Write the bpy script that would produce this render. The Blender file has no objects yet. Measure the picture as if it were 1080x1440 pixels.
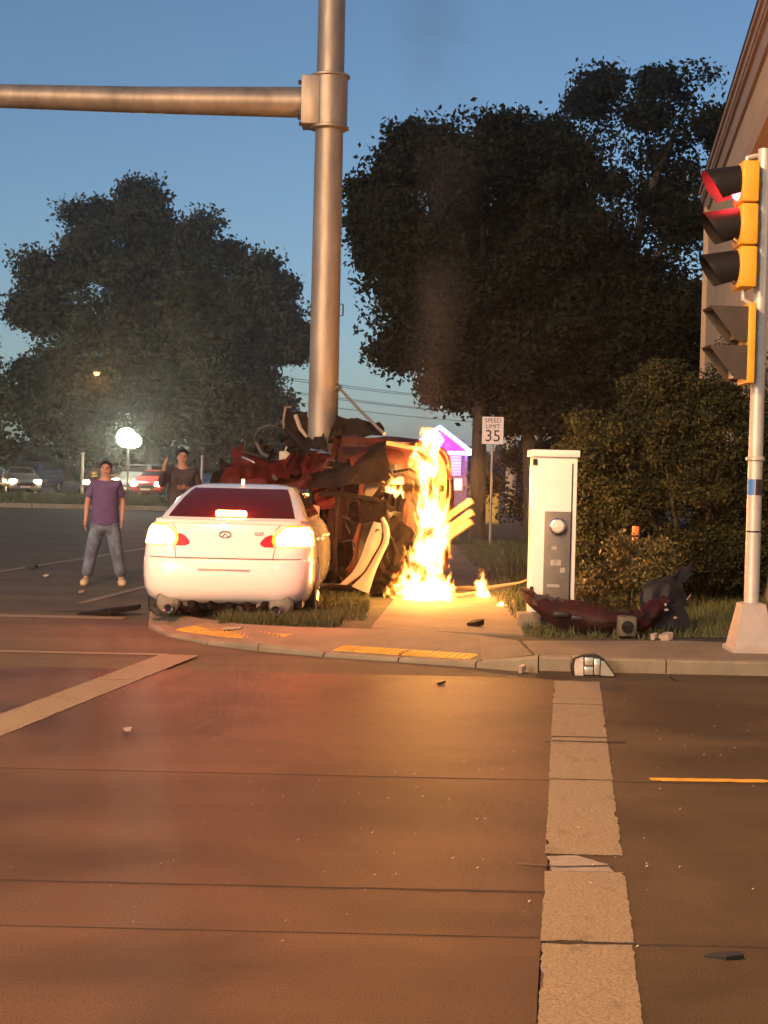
import bpy, bmesh, math, random
import numpy as np
from mathutils import Vector, Matrix, noise as mnoise

random.seed(4)
scene = bpy.context.scene
COL = scene.collection
RAD = math.radians

# ------------------------------------------------------------------ camera
cam_d = bpy.data.cameras.new('camera')
cam = bpy.data.objects.new('camera', cam_d)
COL.objects.link(cam)
cam_d.sensor_fit = 'VERTICAL'
cam_d.sensor_height = 36.0
cam_d.lens = 52.5
cam_d.clip_end = 2000
cam_d.clip_start = 0.05
cam.matrix_world = (Matrix.Translation((0, 0, 1.6)) @ Matrix.Rotation(RAD(90 - 1.473), 4, 'X')
                    @ Matrix.Rotation(RAD(1.3), 4, 'Z'))
scene.camera = cam

# ------------------------------------------------------------------ dusk light
SUN_EL, SUN_AZ = RAD(15), RAD(214)          # low warm light from behind the camera, a little from its left
world = bpy.data.worlds.new('World')
scene.world = world
world.use_nodes = True
wn = world.node_tree
sky = wn.nodes.new('ShaderNodeTexSky')
sky.sky_type = 'NISHITA'
sky.sun_disc = False
sky.sun_elevation = SUN_EL
sky.sun_rotation = SUN_AZ
sky.air_density = 1.0
sky.dust_density = .8
sky.ozone_density = 3.6
bg = wn.nodes['Background']
bg.inputs['Strength'].default_value = 0.045
wn.links.new(sky.outputs['Color'], bg.inputs['Color'])

sun_d = bpy.data.lights.new('sun', 'SUN')
sun_d.energy = 0.9
sun_d.angle = RAD(14)
sun_d.color = (1.0, 0.66, 0.38)
sun = bpy.data.objects.new('sun', sun_d)
COL.objects.link(sun)
sdir = Vector((math.sin(SUN_AZ) * math.cos(SUN_EL), math.cos(SUN_AZ) * math.cos(SUN_EL), math.sin(SUN_EL)))
sun.rotation_euler = sdir.to_track_quat('Z', 'Y').to_euler()
sun.location = (-6, -20, 12)

vs = scene.view_settings
vs.view_transform = 'Standard'
vs.look = 'None'
vs.exposure = 1.25
vs.gamma = 1.0
vs.use_curve_mapping = False
scene.cycles.use_denoising = True
scene.cycles.use_adaptive_sampling = True
scene.cycles.adaptive_threshold = .05
scene.cycles.volume_max_steps = 160
scene.cycles.volume_step_rate = 1.5
scene.cycles.max_bounces = 4
scene.cycles.diffuse_bounces = 2
scene.cycles.glossy_bounces = 2
scene.cycles.transmission_bounces = 2
scene.cycles.transparent_max_bounces = 8
scene.cycles.volume_bounces = 0
scene.cycles.sample_clamp_indirect = 4.0

# ------------------------------------------------------------------ materials
MATS = {}


def mat(name, col=(.5, .5, .5), rough=.6, metal=0.0, var=0.0, scale=4.0, bump=0.0, bscale=30.0, col2=None,
        emit=None, estr=0.0, spec=.5, coat=0.0, rnd=0.0, stretch=(1, 1, 1), fine=0.0, ramp=(.32, .68), stain=0.0):
    if name in MATS:
        return MATS[name]
    m = bpy.data.materials.new(name)
    m.use_nodes = True
    nt = m.node_tree
    b = nt.nodes['Principled BSDF']
    b.inputs['Roughness'].default_value = rough
    b.inputs['Metallic'].default_value = metal
    b.inputs['Specular IOR Level'].default_value = spec
    b.inputs['Coat Weight'].default_value = coat
    b.inputs['Base Color'].default_value = (*col, 1)
    tc = None
    if var or bump or col2 or fine:
        tc = nt.nodes.new('ShaderNodeTexCoord')
        mp = nt.nodes.new('ShaderNodeMapping')
        mp.inputs['Scale'].default_value = stretch
        geo = nt.nodes.new('ShaderNodeNewGeometry')
        nt.links.new(geo.outputs['Position'], mp.inputs['Vector'])
    last = None
    if var or col2:
        n = nt.nodes.new('ShaderNodeTexNoise')
        n.inputs['Scale'].default_value = scale
        n.inputs['Detail'].default_value = 6
        n.inputs['Roughness'].default_value = .65
        nt.links.new(mp.outputs[0], n.inputs['Vector'])
        r = nt.nodes.new('ShaderNodeValToRGB')
        a = col
        c2 = col2 if col2 else tuple(max(0, c * (1 - var)) for c in col)
        c1 = col if col2 else tuple(min(1, c * (1 + var)) for c in col)
        r.color_ramp.elements[0].position = ramp[0]
        r.color_ramp.elements[1].position = ramp[1]
        r.color_ramp.elements[0].color = (*c2, 1)
        r.color_ramp.elements[1].color = (*c1, 1)
        nt.links.new(n.outputs['Fac'], r.inputs['Fac'])
        last = r.outputs['Color']
    if fine:
        n3 = nt.nodes.new('ShaderNodeTexNoise')
        n3.inputs['Scale'].default_value = 140
        n3.inputs['Detail'].default_value = 3
        nt.links.new(geo.outputs['Position'], n3.inputs['Vector'])
        mr = nt.nodes.new('ShaderNodeMapRange')
        mr.inputs[1].default_value = .3
        mr.inputs[2].default_value = .7
        mr.inputs[3].default_value = 1 - fine
        mr.inputs[4].default_value = 1 + fine
        nt.links.new(n3.outputs['Fac'], mr.inputs[0])
        hm = nt.nodes.new('ShaderNodeVectorMath')
        hm.operation = 'SCALE'
        if last:
            nt.links.new(last, hm.inputs[0])
        else:
            hm.inputs[0].default_value = col
        nt.links.new(mr.outputs[0], hm.inputs['Scale'])
        last = hm.outputs[0]
    if stain and last:
        n4 = nt.nodes.new('ShaderNodeTexNoise')
        n4.inputs['Scale'].default_value = .75
        n4.inputs['Detail'].default_value = 7
        n4.inputs['Distortion'].default_value = .8
        nt.links.new(geo.outputs['Position'], n4.inputs['Vector'])
        mr = nt.nodes.new('ShaderNodeMapRange')
        mr.inputs[1].default_value = .34
        mr.inputs[2].default_value = .58
        mr.inputs[3].default_value = 1 - stain
        mr.inputs[4].default_value = 1.08
        nt.links.new(n4.outputs['Fac'], mr.inputs[0])
        hm = nt.nodes.new('ShaderNodeVectorMath')
        hm.operation = 'SCALE'
        nt.links.new(last, hm.inputs[0])
        nt.links.new(mr.outputs[0], hm.inputs['Scale'])
        last = hm.outputs[0]
    if rnd:
        oi = nt.nodes.new('ShaderNodeObjectInfo')
        mr = nt.nodes.new('ShaderNodeMapRange')
        mr.inputs[3].default_value = 1 - rnd
        mr.inputs[4].default_value = 1 + rnd
        nt.links.new(oi.outputs['Random'], mr.inputs[0])
        hm = nt.nodes.new('ShaderNodeVectorMath')
        hm.operation = 'SCALE'
        if last:
            nt.links.new(last, hm.inputs[0])
        else:
            hm.inputs[0].default_value = col
        nt.links.new(mr.outputs[0], hm.inputs['Scale'])
        last = hm.outputs[0]
    if last:
        nt.links.new(last, b.inputs['Base Color'])
    if bump:
        n2 = nt.nodes.new('ShaderNodeTexNoise')
        n2.inputs['Scale'].default_value = bscale
        n2.inputs['Detail'].default_value = 8
        nt.links.new((geo if fine else mp).outputs['Position' if fine else 0], n2.inputs['Vector'])
        bp = nt.nodes.new('ShaderNodeBump')
        bp.inputs['Strength'].default_value = bump
        bp.inputs['Distance'].default_value = .02
        nt.links.new(n2.outputs['Fac'], bp.inputs['Height'])
        nt.links.new(bp.outputs['Normal'], b.inputs['Normal'])
    if emit:
        b.inputs['Emission Color'].default_value = (*emit, 1)
        b.inputs['Emission Strength'].default_value = estr
    MATS[name] = m
    return m


M = mat
asphalt = M('asphalt', (.115, .088, .058), .75, var=.25, scale=.9, bump=.5, bscale=90, fine=.3, stretch=(.5, 1.5, 1), spec=.2)
slab_m = M('worn concrete paving', (.086, .048, .027), .56, var=.22, scale=.8, bump=.3, bscale=110, fine=.5, stain=.38, stretch=(.12, 1.5, 1), rnd=.08, spec=.2)
slab_grey = M('grey concrete paving', (.078, .054, .032), .64, var=.20, scale=.8, bump=.3, bscale=110, fine=.5, stain=.34, stretch=(.12, 1.5, 1), rnd=.06, spec=.16)
paint_w = M('worn white road paint', (.225, .172, .112), .7, col2=(.14, .10, .062), scale=5.5, bump=.4, bscale=60, fine=.35, ramp=(.26, .44), stretch=(1.6, .7, 1))
paint_y = M('yellow road paint', (.62, .33, .03), .55, var=.2, scale=8)
kerb_m = M('kerb concrete', (.21, .175, .125), .8, var=.2, scale=3, bump=.3, bscale=60, fine=.2)
walk_m = M('pavement concrete', (.19, .15, .105), .85, var=.22, scale=1.6, bump=.3, bscale=70, fine=.2, rnd=.08)
tactile_m = M('yellow tactile plate', (.55, .30, .03), .6, var=.25, scale=6)
soil = M('lawn soil', (.055, .05, .03), .95, var=.4, scale=2.5, bump=.6, bscale=25)
grass_m = M('grass blades', (.085, .095, .03), .75, col2=(.045, .06, .02), scale=3)
steel = M('galvanised steel', (.27, .23, .195), .5, .6, var=.30, scale=4, bump=.05, bscale=40, stretch=(1, 1, .25))
dark_steel = M('dark steel', (.05, .045, .042), .5, .6, var=.3, scale=9)
alum = M('painted aluminium pole', (.60, .54, .48), .42, .35, var=.08, scale=6)
black = M('black plastic', (.015, .014, .014), .5, var=.3, scale=10)
sig_yellow = M('signal yellow', (.72, .36, .025), .5, var=.12, scale=6)
car_white = M('white car paint', (.85, .84, .80), .22, coat=1.0)
car_maroon = M('maroon car paint', (.060, .005, .004), .6, var=.6, scale=7, spec=.15, bump=.3, bscale=9)
burnt = M('scorched metal', (.011, .007, .006), .8, 0, spec=.12, var=.6, scale=6, bump=.5, bscale=14)
panel_firelit = M('fire-tinted panel', (.20, .13, .07), .6, var=.35, scale=6, bump=.3, bscale=12)  # orange fire light put into the colour of beams and torn edge
interior = M('charred cabin fabric', (.014, .008, .007), .95, spec=.05, var=.5, scale=5, bump=.5, bscale=18)
trim_cream = M('cream cabin trim', (.33, .26, .215), .55, var=.08, scale=7)
chrome = M('chrome trim', (.62, .6, .58), .2, 1.0)
alu_dull = M('dull muffler metal', (.24, .225, .18), .38, .7, var=.2, scale=14)
tyre_m = M('tyre rubber', (.02, .019, .018), .85, bump=.3, bscale=60)
rim_m = M('alloy rim', (.4, .4, .4), .3, .9)
glass_dark = M('tinted glass', (.012, .010, .012), .12, spec=.35)
brake_core = M('lit brake lamp', (.5, .02, .01), .3, emit=(1, .25, .06), estr=42)
brake_rim = M('lit brake lamp rim', (.5, .05, .01), .3, emit=(1, .17, .005), estr=2.0)
red_lens = M('red lamp lens', (.38, .012, .01), .12, emit=(1, .03, .02), estr=.07, coat=1)
amber_lens = M('lit amber lamp', (.5, .2, .02), .3, emit=(1, .42, .06), estr=5)
head_lit = M('lit headlamp', (.9, .8, .6), .2, emit=(1, .62, .26), estr=70)
skin_m = M('skin', (.42, .22, .16), .55, var=.1, scale=20)
leaf_dark = M('dark leaves', (.016, .019, .008), .85, col2=(.007, .009, .004), scale=.9, spec=.15)
leaf_left = M('brown green leaves', (.042, .042, .020), .8, col2=(.022, .024, .012), scale=.45, spec=.15)
leaf_bush = M('shrub leaves', (.036, .040, .013), .7, col2=(.011, .014, .005), scale=2.2, spec=.2)
bark = M('bark', (.055, .04, .03), .9, var=.35, scale=6, bump=.6, bscale=14, stretch=(1, 1, .3))


# ------------------------------------------------------------------ mesh helpers
class MB:
    def __init__(s):
        s.v = []
        s.f = []
        s.mi = []
        s.cur = 0

    def add(s, vs, fs):
        o = len(s.v)
        s.v += [tuple(p) for p in vs]
        for f in fs:
            s.f.append(tuple(i + o for i in f))
            s.mi.append(s.cur)

    def box(s, lo, hi, bev=0.0, mtx=None):
        x0, y0, z0 = lo
        x1, y1, z1 = hi
        if bev <= 0:
            vs = [(x, y, z) for z in (z0, z1) for y in (y0, y1) for x in (x0, x1)]
            fs = [(0, 2, 3, 1), (4, 5, 7, 6), (0, 1, 5, 4), (2, 6, 7, 3), (0, 4, 6, 2), (1, 3, 7, 5)]
        else:
            bm = bmesh.new()
            bmesh.ops.create_cube(bm, size=1)
            for v in bm.verts:
                v.co = Vector(((x0 + x1) / 2 + v.co.x * (x1 - x0), (y0 + y1) / 2 + v.co.y * (y1 - y0),
                               (z0 + z1) / 2 + v.co.z * (z1 - z0)))
            bmesh.ops.bevel(bm, geom=bm.edges[:], offset=bev, segments=2, affect='EDGES', profile=.5)
            bm.verts.index_update()
            vs = [v.co.copy() for v in bm.verts]
            fs = [[v.index for v in f.verts] for f in bm.faces]
            bm.free()
        if mtx is not None:
            vs = [mtx @ Vector(p) for p in vs]
        s.add(vs, fs)
        return s

    def tube(s, pts, rad, n=10, cap=True):
        pts = [Vector(p) for p in pts]
        if not isinstance(rad, (list, tuple)):
            rad = [rad] * len(pts)
        rings = []
        up = None
        for i, p in enumerate(pts):
            if i == 0:
                d = pts[1] - p
            elif i == len(pts) - 1:
                d = p - pts[i - 1]
            else:
                d = (pts[i + 1] - pts[i - 1])
            d.normalize()
            if up is None:
                up = Vector((0, 0, 1)) if abs(d.z) < .9 else Vector((1, 0, 0))
            a = d.cross(up)
            if a.length < 1e-4:
                a = d.cross(Vector((0, 1, 0)))
            a.normalize()
            b = a.cross(d).normalized()
            up = b
            rings.append([p + (a * math.cos(2 * math.pi * k / n) + b * math.sin(2 * math.pi * k / n)) * rad[i] for k in range(n)])
        vs = [q for r in rings for q in r]
        fs = []
        for i in range(len(pts) - 1):
            for k in range(n):
                k2 = (k + 1) % n
                fs.append((i * n + k, i * n + k2, (i + 1) * n + k2, (i + 1) * n + k))
        if cap:
            fs.append(tuple(range(n)))
            fs.append(tuple(reversed(range((len(pts) - 1) * n, len(pts) * n))))
        s.add(vs, fs)
        return s

    def prism(s, poly, ax, a, b):
        """poly = 2D outline, extruded along axis ax ('x','y','z') from a to b"""
        def P(u, v, w):
            return {'x': (w, u, v), 'y': (u, w, v), 'z': (u, v, w)}[ax]
        n = len(poly)
        vs = [P(u, v, a) for u, v in poly] + [P(u, v, b) for u, v in poly]
        fs = [tuple(range(n)), tuple(reversed(range(n, 2 * n)))]
        fs += [(i, i + n, (i + 1) % n + n, (i + 1) % n) for i in range(n)]
        s.add(vs, fs)
        return s

    def grid(s, fn, nu, nv, thick=None):
        vs = [Vector(fn(i / nu, j / nv)) for j in range(nv + 1) for i in range(nu + 1)]
        W = nu + 1
        fs = [(j * W + i, j * W + i + 1, (j + 1) * W + i + 1, (j + 1) * W + i) for j in range(nv) for i in range(nu)]
        if thick:
            t = Vector(thick)
            N = len(vs)
            vs2 = vs + [p + t for p in vs]
            fs2 = fs + [tuple(reversed([q + N for q in f])) for f in fs]
            edge = [(j * W, (j + 1) * W) for j in range(nv)] + [((j + 1) * W + nu, j * W + nu) for j in range(nv)]
            edge += [(i + 1, i) for i in range(nu)] + [(nv * W + i, nv * W + i + 1) for i in range(nu)]
            fs2 += [(a, b, b + N, a + N) for a, b in edge]
            s.add(vs2, fs2)
        else:
            s.add(vs, fs)
        return s

    def lathe(s, prof, c, ax='z', n=20):
        """prof = [(r, h)] about axis through c"""
        vs = []
        for r, h in prof:
            for k in range(n):
                a = 2 * math.pi * k / n
                u, w = r * math.cos(a), r * math.sin(a)
                vs.append({'z': (c[0] + u, c[1] + w, c[2] + h), 'y': (c[0] + u, c[1] + h, c[2] + w),
                           'x': (c[0] + h, c[1] + u, c[2] + w)}[ax])
        fs = []
        for i in range(len(prof) - 1):
            for k in range(n):
                k2 = (k + 1) % n
                fs.append((i * n + k, i * n + k2, (i + 1) * n + k2, (i + 1) * n + k))
        if prof[0][0] > 1e-4:
            fs.append(tuple(range(n)))
        if prof[-1][0] > 1e-4:
            fs.append(tuple(range((len(prof) - 1) * n, len(prof) * n)))
        s.add(vs, fs)
        return s

    def mesh(s, name, mats, smooth=35):
        me = bpy.data.meshes.new(name)
        me.from_pydata(s.v, [], [tuple(dict.fromkeys(f)) for f in s.f])
        me.validate()
        bm = bmesh.new()
        bm.from_mesh(me)
        bmesh.ops.recalc_face_normals(bm, faces=bm.faces[:])
        bm.to_mesh(me)
        bm.free()
        for m in (mats if isinstance(mats, (list, tuple)) else [mats]):
            me.materials.append(m)
        if smooth:
            me.shade_smooth()
            me.set_sharp_from_angle(angle=RAD(smooth))
        me.update()
        return me

    def build(s, name, mats, parent=None, smooth=35):
        o = bpy.data.objects.new(name, s.mesh(name, mats, smooth))
        COL.objects.link(o)
        if parent is not None:
            o.parent = parent
        return o


def tag(o, label=None, cat=None, group=None, kind=None):
    if label:
        o['label'] = label
    if cat:
        o['category'] = cat
    if group:
        o['group'] = group
    if kind:
        o['kind'] = kind
    return o


def thing(name, label, cat, loc=(0, 0, 0), rz=0.0, group=None):
    o = bpy.data.objects.new(name, None)
    o.empty_display_size = .2
    COL.objects.link(o)
    o.location = loc
    o.rotation_euler = (0, 0, rz)
    return tag(o, label, cat, group)


def copy_tree(o, parent=None):
    c = o.copy()
    COL.objects.link(c)
    c.parent = parent
    for ch in list(o.children):
        copy_tree(ch, c)
    return c


def lamp(name, loc, col, power, size=.1, parent=None):
    d = bpy.data.lights.new(name, 'POINT')
    d.energy = power
    d.color = col
    d.shadow_soft_size = size
    o = bpy.data.objects.new(name, d)
    COL.objects.link(o)
    o.location = loc
    if parent is not None:
        o.parent = parent
    return o


def interp(x, xs, ys):
    return float(np.interp(x, xs, ys))


def jag(poly, step, amp, seed, chip=0.0):
    """break up a straight outline into a ragged worn one"""
    rnd = random.Random(seed)
    out = []
    hold, depth = 0, 0.0
    n = len(poly)
    for i in range(n):
        a, b = Vector(poly[i]), Vector(poly[(i + 1) % n])
        k = max(1, int((b - a).length / step))
        nrm = Vector((-(b - a).y, (b - a).x)).normalized()
        for j in range(k):
            p = a.lerp(b, (j + (rnd.random() * .7 if j else 0)) / k)
            q = (rnd.random() - .5) * amp * (2.2 if rnd.random() < .12 else 1)
            if chip and rnd.random() < .05:
                hold = rnd.randint(1, 4)
                depth = rnd.random() * chip * .5
            if chip and hold > 0:
                hold -= 1
                q += depth
            out.append(tuple(p + nrm * q))
    return out


# ================================================================== SETTING
road = MB().grid(lambda u, v: (-450 + 900 * u, -30 + 900 * v, -.014), 4, 4).build('road', asphalt, smooth=0)
tag(road, 'dark asphalt street crossing the picture and leading away', kind='structure')


def lx(y, off=0.0):          # right crosswalk line, runs away from the viewer
    return .64 + (y - 4.34) * .123 + off


def slab(x0, x1, y0, y1, m, skew=True):
    g = .002
    pts = []
    for (xx, yy) in ((x0, y0 + g), (x1, y0 + g), (x1, y1 - g), (x0, y1 - g)):
        X = xx(yy) if callable(xx) else xx
        pts.append((X, yy))
    pts = jag(pts, .35, .008, int(y0 * 100) + (7 if m is slab_m else 3))
    return MB().prism(pts, 'z', -.03, 0.0).build('paving_slab', m, road, smooth=0)


rows_l = [(-6, 1.2), (1.2, 5.15), (5.15, 5.72), (5.72, 7.85), (7.85, 11.85)]
for y0, y1 in rows_l:
    slab(-3.9, lambda y: lx(y, -.16), y0, y1, slab_m)
    slab(-9.6, -3.918, y0, y1, slab_m)
    slab(-22, -9.618, y0, y1, slab_m)
rows_r = [(-6, 1.2), (1.2, 5.1), (5.1, 7.85), (7.85, 11.85)]
for y0, y1 in rows_r:
    slab(lambda y: lx(y, -.145), 6.4, y0, y1, slab_grey)
    slab(6.418, 14.6, y0, y1, slab_grey)
    slab(14.618, 26, y0, y1, slab_grey)


for (xa, xb, yy, w_) in ((-22, None, 5.15, .0035), (-22, None, 5.72, .008), (-22, None, 7.85, .003), (None, 26, 5.10, .007), (None, 26, 7.85, .003), (-22, 26, 1.2, .01)):
    x0 = xa if xa is not None else lx(yy, -.14)
    x1 = xb if xb is not None else lx(yy, -.165)
    MB().prism(jag([(x0, yy - w_), (x1, yy - w_), (x1, yy + w_), (x0, yy + w_)], .09, w_ * .9, int(yy * 31)), 'z', -.004, .0015).build('joint_seal', M('joint tar', (.034, .022, .014), .9), road, smooth=0)


def marking(name, poly, m=None, seed=1, amp=.018, z=.004, parent=road):
    p = jag(poly, .03, .005, seed, .028)
    return MB().prism(p, 'z', z - .002, z).build(name, m or paint_w, parent, smooth=0)


def band(x0, x1, y0, y1, w=.165, sl=.123):
    return [(x0 - w, y0), (x0 + w, y0), (x1 + w, y1), (x1 - w, y1)]


segs = [(3.0, 5.08), (5.11, 6.02), (6.30, 7.86), (7.89, 9.15), (9.2, 10.5), (10.53, 11.7)]
for i, (a, b) in enumerate(segs):
    w = .155 + .003 * (a - 3)
    marking('crosswalk_line', band(lx(a), lx(b), a, b, w), seed=20 + i)
marking('crosswalk_line', [(lx(6.02) - .13, 6.03), (lx(6.02) + .12, 6.03), (lx(6.1) + .1, 6.15), (lx(6.2) - .02, 6.28), (lx(6.2) - .15, 6.26)],
        M('faded white road paint', (.24, .205, .17), .6, var=.25, scale=4, fine=.2), 31, .03)
for i, (a, b) in enumerate([(6.0, 7.83), (7.87, 9.6), (9.6, 11.2), (11.22, 12.8)]):
    marking('crosswalk_line', band(-2.52 + (a - 8) * .165, -2.52 + (b - 8) * .165, a, b, .165), seed=40 + i)
marking('crossing_edge_line', [(-14, 12.78), (-1.85, 12.84), (-1.85, 12.95), (-14, 12.89)], seed=50, amp=.02, z=-.008)
marking('crossing_edge_line', [(-16, 15.75), (-2.75, 15.83), (-2.75, 16.08), (-16, 16.0)], seed=51, amp=.03, z=-.008)
for i in range(4):
    y0 = 20 + i * 12
    y1 = y0 + 10
    f = lambda y: -5.77 + (y - 22.49) * .134
    marking('lane_line', band(f(y0), f(y1), y0, y1, .075), seed=60 + i, z=-.008)
marking('lane_line', band(-3.55, -2.95, 17.6, 22.5, .06), seed=70, z=-.008)
marking('utility_mark', [(1.45, 7.88), (2.05, 7.9), (2.12, 7.93), (2.05, 7.98), (1.45, 7.955)], paint_y, seed=71, amp=.012, z=.006)
# tar patches and cracks on the paving
tar = M('tar crack filler', (.035, .03, .028), .45)
for i, (pts, w) in enumerate([([(.58, 6.12), (.75, 6.08), (.98, 6.12)], .008),
                              ([(1.0, 9.02), (1.3, 9.0), (1.5, 9.03)], .014)]):
    mb = MB()
    for a, b in zip(pts[:-1], pts[1:]):
        d = Vector((b[0] - a[0], b[1] - a[1])).normalized()
        n_ = Vector((-d.y, d.x)) * w
        mb.add([(a[0] - n_.x, a[1] - n_.y, .0075), (a[0] + n_.x, a[1] + n_.y, .0075), (b[0] + n_.x, b[1] + n_.y, .0075), (b[0] - n_.x, b[1] - n_.y, .0075)], [(0, 1, 2, 3)])
    mb.build('tar_crack', tar, road, smooth=0)

# ---- kerb, pavement, lawn
KP = [(40, 12.25, .12), (30, 12.25, .12), (22, 12.25, .12), (17, 12.25, .12), (13, 12.25, .12), (10, 12.25, .12), (7.5, 12.25, .12), (5.4, 12.25, .12), (3.9, 12.25, .12),
      (2.35, 12.25, .12), (1.3, 12.27, .12), (.8, 12.52, .035), (.15, 12.78, .022), (-.5, 13.0, .022), (-1.1, 13.32, .05), (-1.6, 13.72, .022), (-2.05, 14.3, .022), (-2.35, 15.05, .04),
      (-2.5, 16.1, .12), (-2.55, 18, .12), (-2.45, 20.5, .12), (-2.3, 24, .12), (-2.1, 28, .12), (-1.85, 33, .12), (-1.6, 38, .12), (-1.3, 44, .12), (-1, 50, .12), (-.6, 58, .12)]
ground_r = tag(bpy.data.objects.new('kerb', None), None, kind='structure')
COL.objects.link(ground_r)


def offs(i, d):
    a = Vector(KP[max(0, i - 1)][:2])
    b = Vector(KP[min(len(KP) - 1, i + 1)][:2])
    t = (b - a).normalized()
    n_ = Vector((t.y, -t.x))       # to the right of travel = into the block
    return Vector(KP[i][:2]) + n_ * d


KIN = [offs(i, .16) for i in range(len(KP))]
KGUT = [offs(i, -.42) for i in range(len(KP))]
for i in range(len(KP) - 1):
    a, b = Vector(KP[i][:2]), Vector(KP[i + 1][:2])
    a2, b2 = KIN[i], KIN[i + 1]
    t = (b - a).normalized() * .006
    za, zb = KP[i][2], KP[i + 1][2]
    P = lambda p, z, q: (p.x + q.x, p.y + q.y, z)
    r_ = .018
    ina = (a2 - a).normalized() * r_
    inb = (b2 - b).normalized() * r_
    mb = MB()
    mb.add([P(a, -.05, t), P(b, -.05, -t), P(b, zb - r_, -t), P(a, za - r_, t), P(a + ina, za, t), P(b + inb, zb, -t), P(b2, zb, -t), P(a2, za, t), P(a2, -.05, t), P(b2, -.05, -t)],
           [(0, 1, 2, 3), (3, 2, 5, 4), (4, 5, 6, 7), (7, 6, 9, 8), (0, 3, 4, 7, 8), (1, 9, 6, 5, 2)])
    mb.build('kerb_stone', kerb_m, ground_r, smooth=0)
    g1, g2 = KGUT[i], KGUT[i + 1]
    if i < 10:
        mb = MB()
        mb.add([P(g1, 0.002, t), P(g2, 0.002, -t), P(b - inb * .05, .006, -t), P(a - ina * .05, .006, t)], [(0, 1, 2, 3)])
        mb.build('gutter_slab', asphalt if i > 12 else slab_m if i > 9 else slab_grey, ground_r, smooth=0)

# sloped concrete corner between the dropped kerb and the lawn
INN = {10: (1.25, 13.6), 11: (.92, 14.0), 12: (.45, 14.3), 13: (-.1, 14.35), 14: (-.8, 14.35), 15: (-1.4, 14.55), 16: (-1.85, 15.0), 17: (-2.2, 15.6), 18: (-2.34, 16.15)}
pave = tag(bpy.data.objects.new('pavement', None), None, kind='structure')
COL.objects.link(pave)
for i in range(10, 18):
    a, b = KIN[i], KIN[i + 1]
    c, d = INN[i + 1], INN[i]
    za, zb = KP[i][2] - .002, KP[i + 1][2] - .002
    if i == 10:
        a = Vector((1.27, 12.42))
    MB().add([(a.x, a.y, za), (b.x, b.y, zb), (c[0], c[1], .104), (d[0], d[1], .104)], [(0, 1, 2, 3)])
    mb = MB()
    mb.add([(a.x, a.y, za), (b.x, b.y, zb), (c[0], c[1], .104), (d[0], d[1], .104)], [(0, 1, 2, 3)])
    mb.build('ramp_slab', walk_m, pave, smooth=0)


def walk(poly, seed=0):
    mb = MB()
    mb.prism(jag(poly, .5, .006, seed), 'z', .06, .104)
    return mb.build('paving_slab', walk_m, pave, smooth=0)


xs = [1.29, 2.75, 4.25, 5.75, 7.25, 8.75, 10.25, 12, 14]
for i in range(len(xs) - 1):
    walk([(xs[i] + .006, 12.44), (xs[i + 1] - .006, 12.44), (xs[i + 1] - .006, 14.0 if i else 13.9), (xs[i] + .006, 14.0 if i else 13.6)], i)
# footway going away from the viewer beside the fire
sl = .045
for i in range(12):
    y0 = 14.40 + i * 1.5
    y1 = y0 + 1.488
    x0 = -.1 + (y0 - 14.4) * .07
    x1 = x0 + .1
    walk([(x0, y0), (x0 + 1.45, y0 + (-.3 if i == 0 else 0)), (x1 + 1.45, y1), (x1, y1)], 30 + i)
# lawn sheet of the corner block
lawn_poly = [tuple(KIN[i]) for i in range(11)] + [INN[i] for i in range(10, 19)] + [tuple(KIN[i]) for i in range(18, len(KP))]
lawn_poly += [(-.5, 130), (400, 130), (400, 12.4)]
bm = bmesh.new()
fv = [bm.verts.new((x, y, .085)) for x, y in lawn_poly]
fc = bm.faces.new(fv)
if fc.normal.z < 0:
    fc.normal_flip()
bmesh.ops.triangulate(bm, faces=[fc])
me = bpy.data.meshes.new('lawn')
bm.to_mesh(me)
bm.free()
me.materials.append(soil)
lawn = bpy.data.objects.new('lawn', me)
COL.objects.link(lawn)
tag(lawn, kind='structure')

# tactile plates, rows of domes
def tactile(poly, z0, z1, name='tactile_plate'):
    """poly = 4 corners: near left, near right, far right, far left"""
    A, B, C_, D = [Vector(p) for p in poly]
    P = lambda u, v: (A.lerp(B, u)).lerp(D.lerp(C_, u), v)
    mb = MB()
    mb.grid(lambda u, v: (P(u, v).x, P(u, v).y, z0 + (z1 - z0) * v + .006), 4, 2, thick=(0, 0, -.012))
    nu = int((B - A).length / .06)
    nv = int((D - A).length / .06)
    for i in range(nu):
        for j in range(nv):
            u, v = (i + .5) / nu, (j + .5) / nv
            p = P(u, v)
            z = z0 + (z1 - z0) * v + .006
            mb.lathe([(.018, 0), (.012, .006)], (p.x, p.y, z), 'z', 6)
    return mb.build(name, tactile_m, pave, smooth=0)


tactile([(-.42, 13.17), (.16, 12.95), (.25, 13.2), (-.32, 13.42)], .030, .042)
tactile([(.18, 12.945), (.76, 12.72), (.86, 12.97), (.27, 13.19)], .030, .042)
tactile([(-2.0, 14.52), (-1.5, 13.98), (-1.24, 14.22), (-1.72, 14.74)], .032, .078)
tactile([(-1.48, 13.96), (-1.05, 13.62), (-.83, 13.88), (-1.22, 14.2)], .040, .075)

# far verge beyond the street, with its kerb
far = MB().box((-120, 57.2, -.05), (-.9, 76, .13)).build('verge', soil, smooth=0)
tag(far, kind='structure')
far_k = tag(bpy.data.objects.new('kerb', None), None, kind='structure')
COL.objects.link(far_k)
for i in range(16):
    x0 = -50 + i * 3.05
    MB().box((x0, 56.9, -.05), (x0 + 3.02, 57.19, .16), .02).build('kerb_stone', kerb_m, far_k, smooth=0)
lot = MB().box((-120, 76.01, -.05), (-.9, 130, .10)).build('parking_ground', asphalt, smooth=0)
tag(lot, kind='structure')


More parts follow.
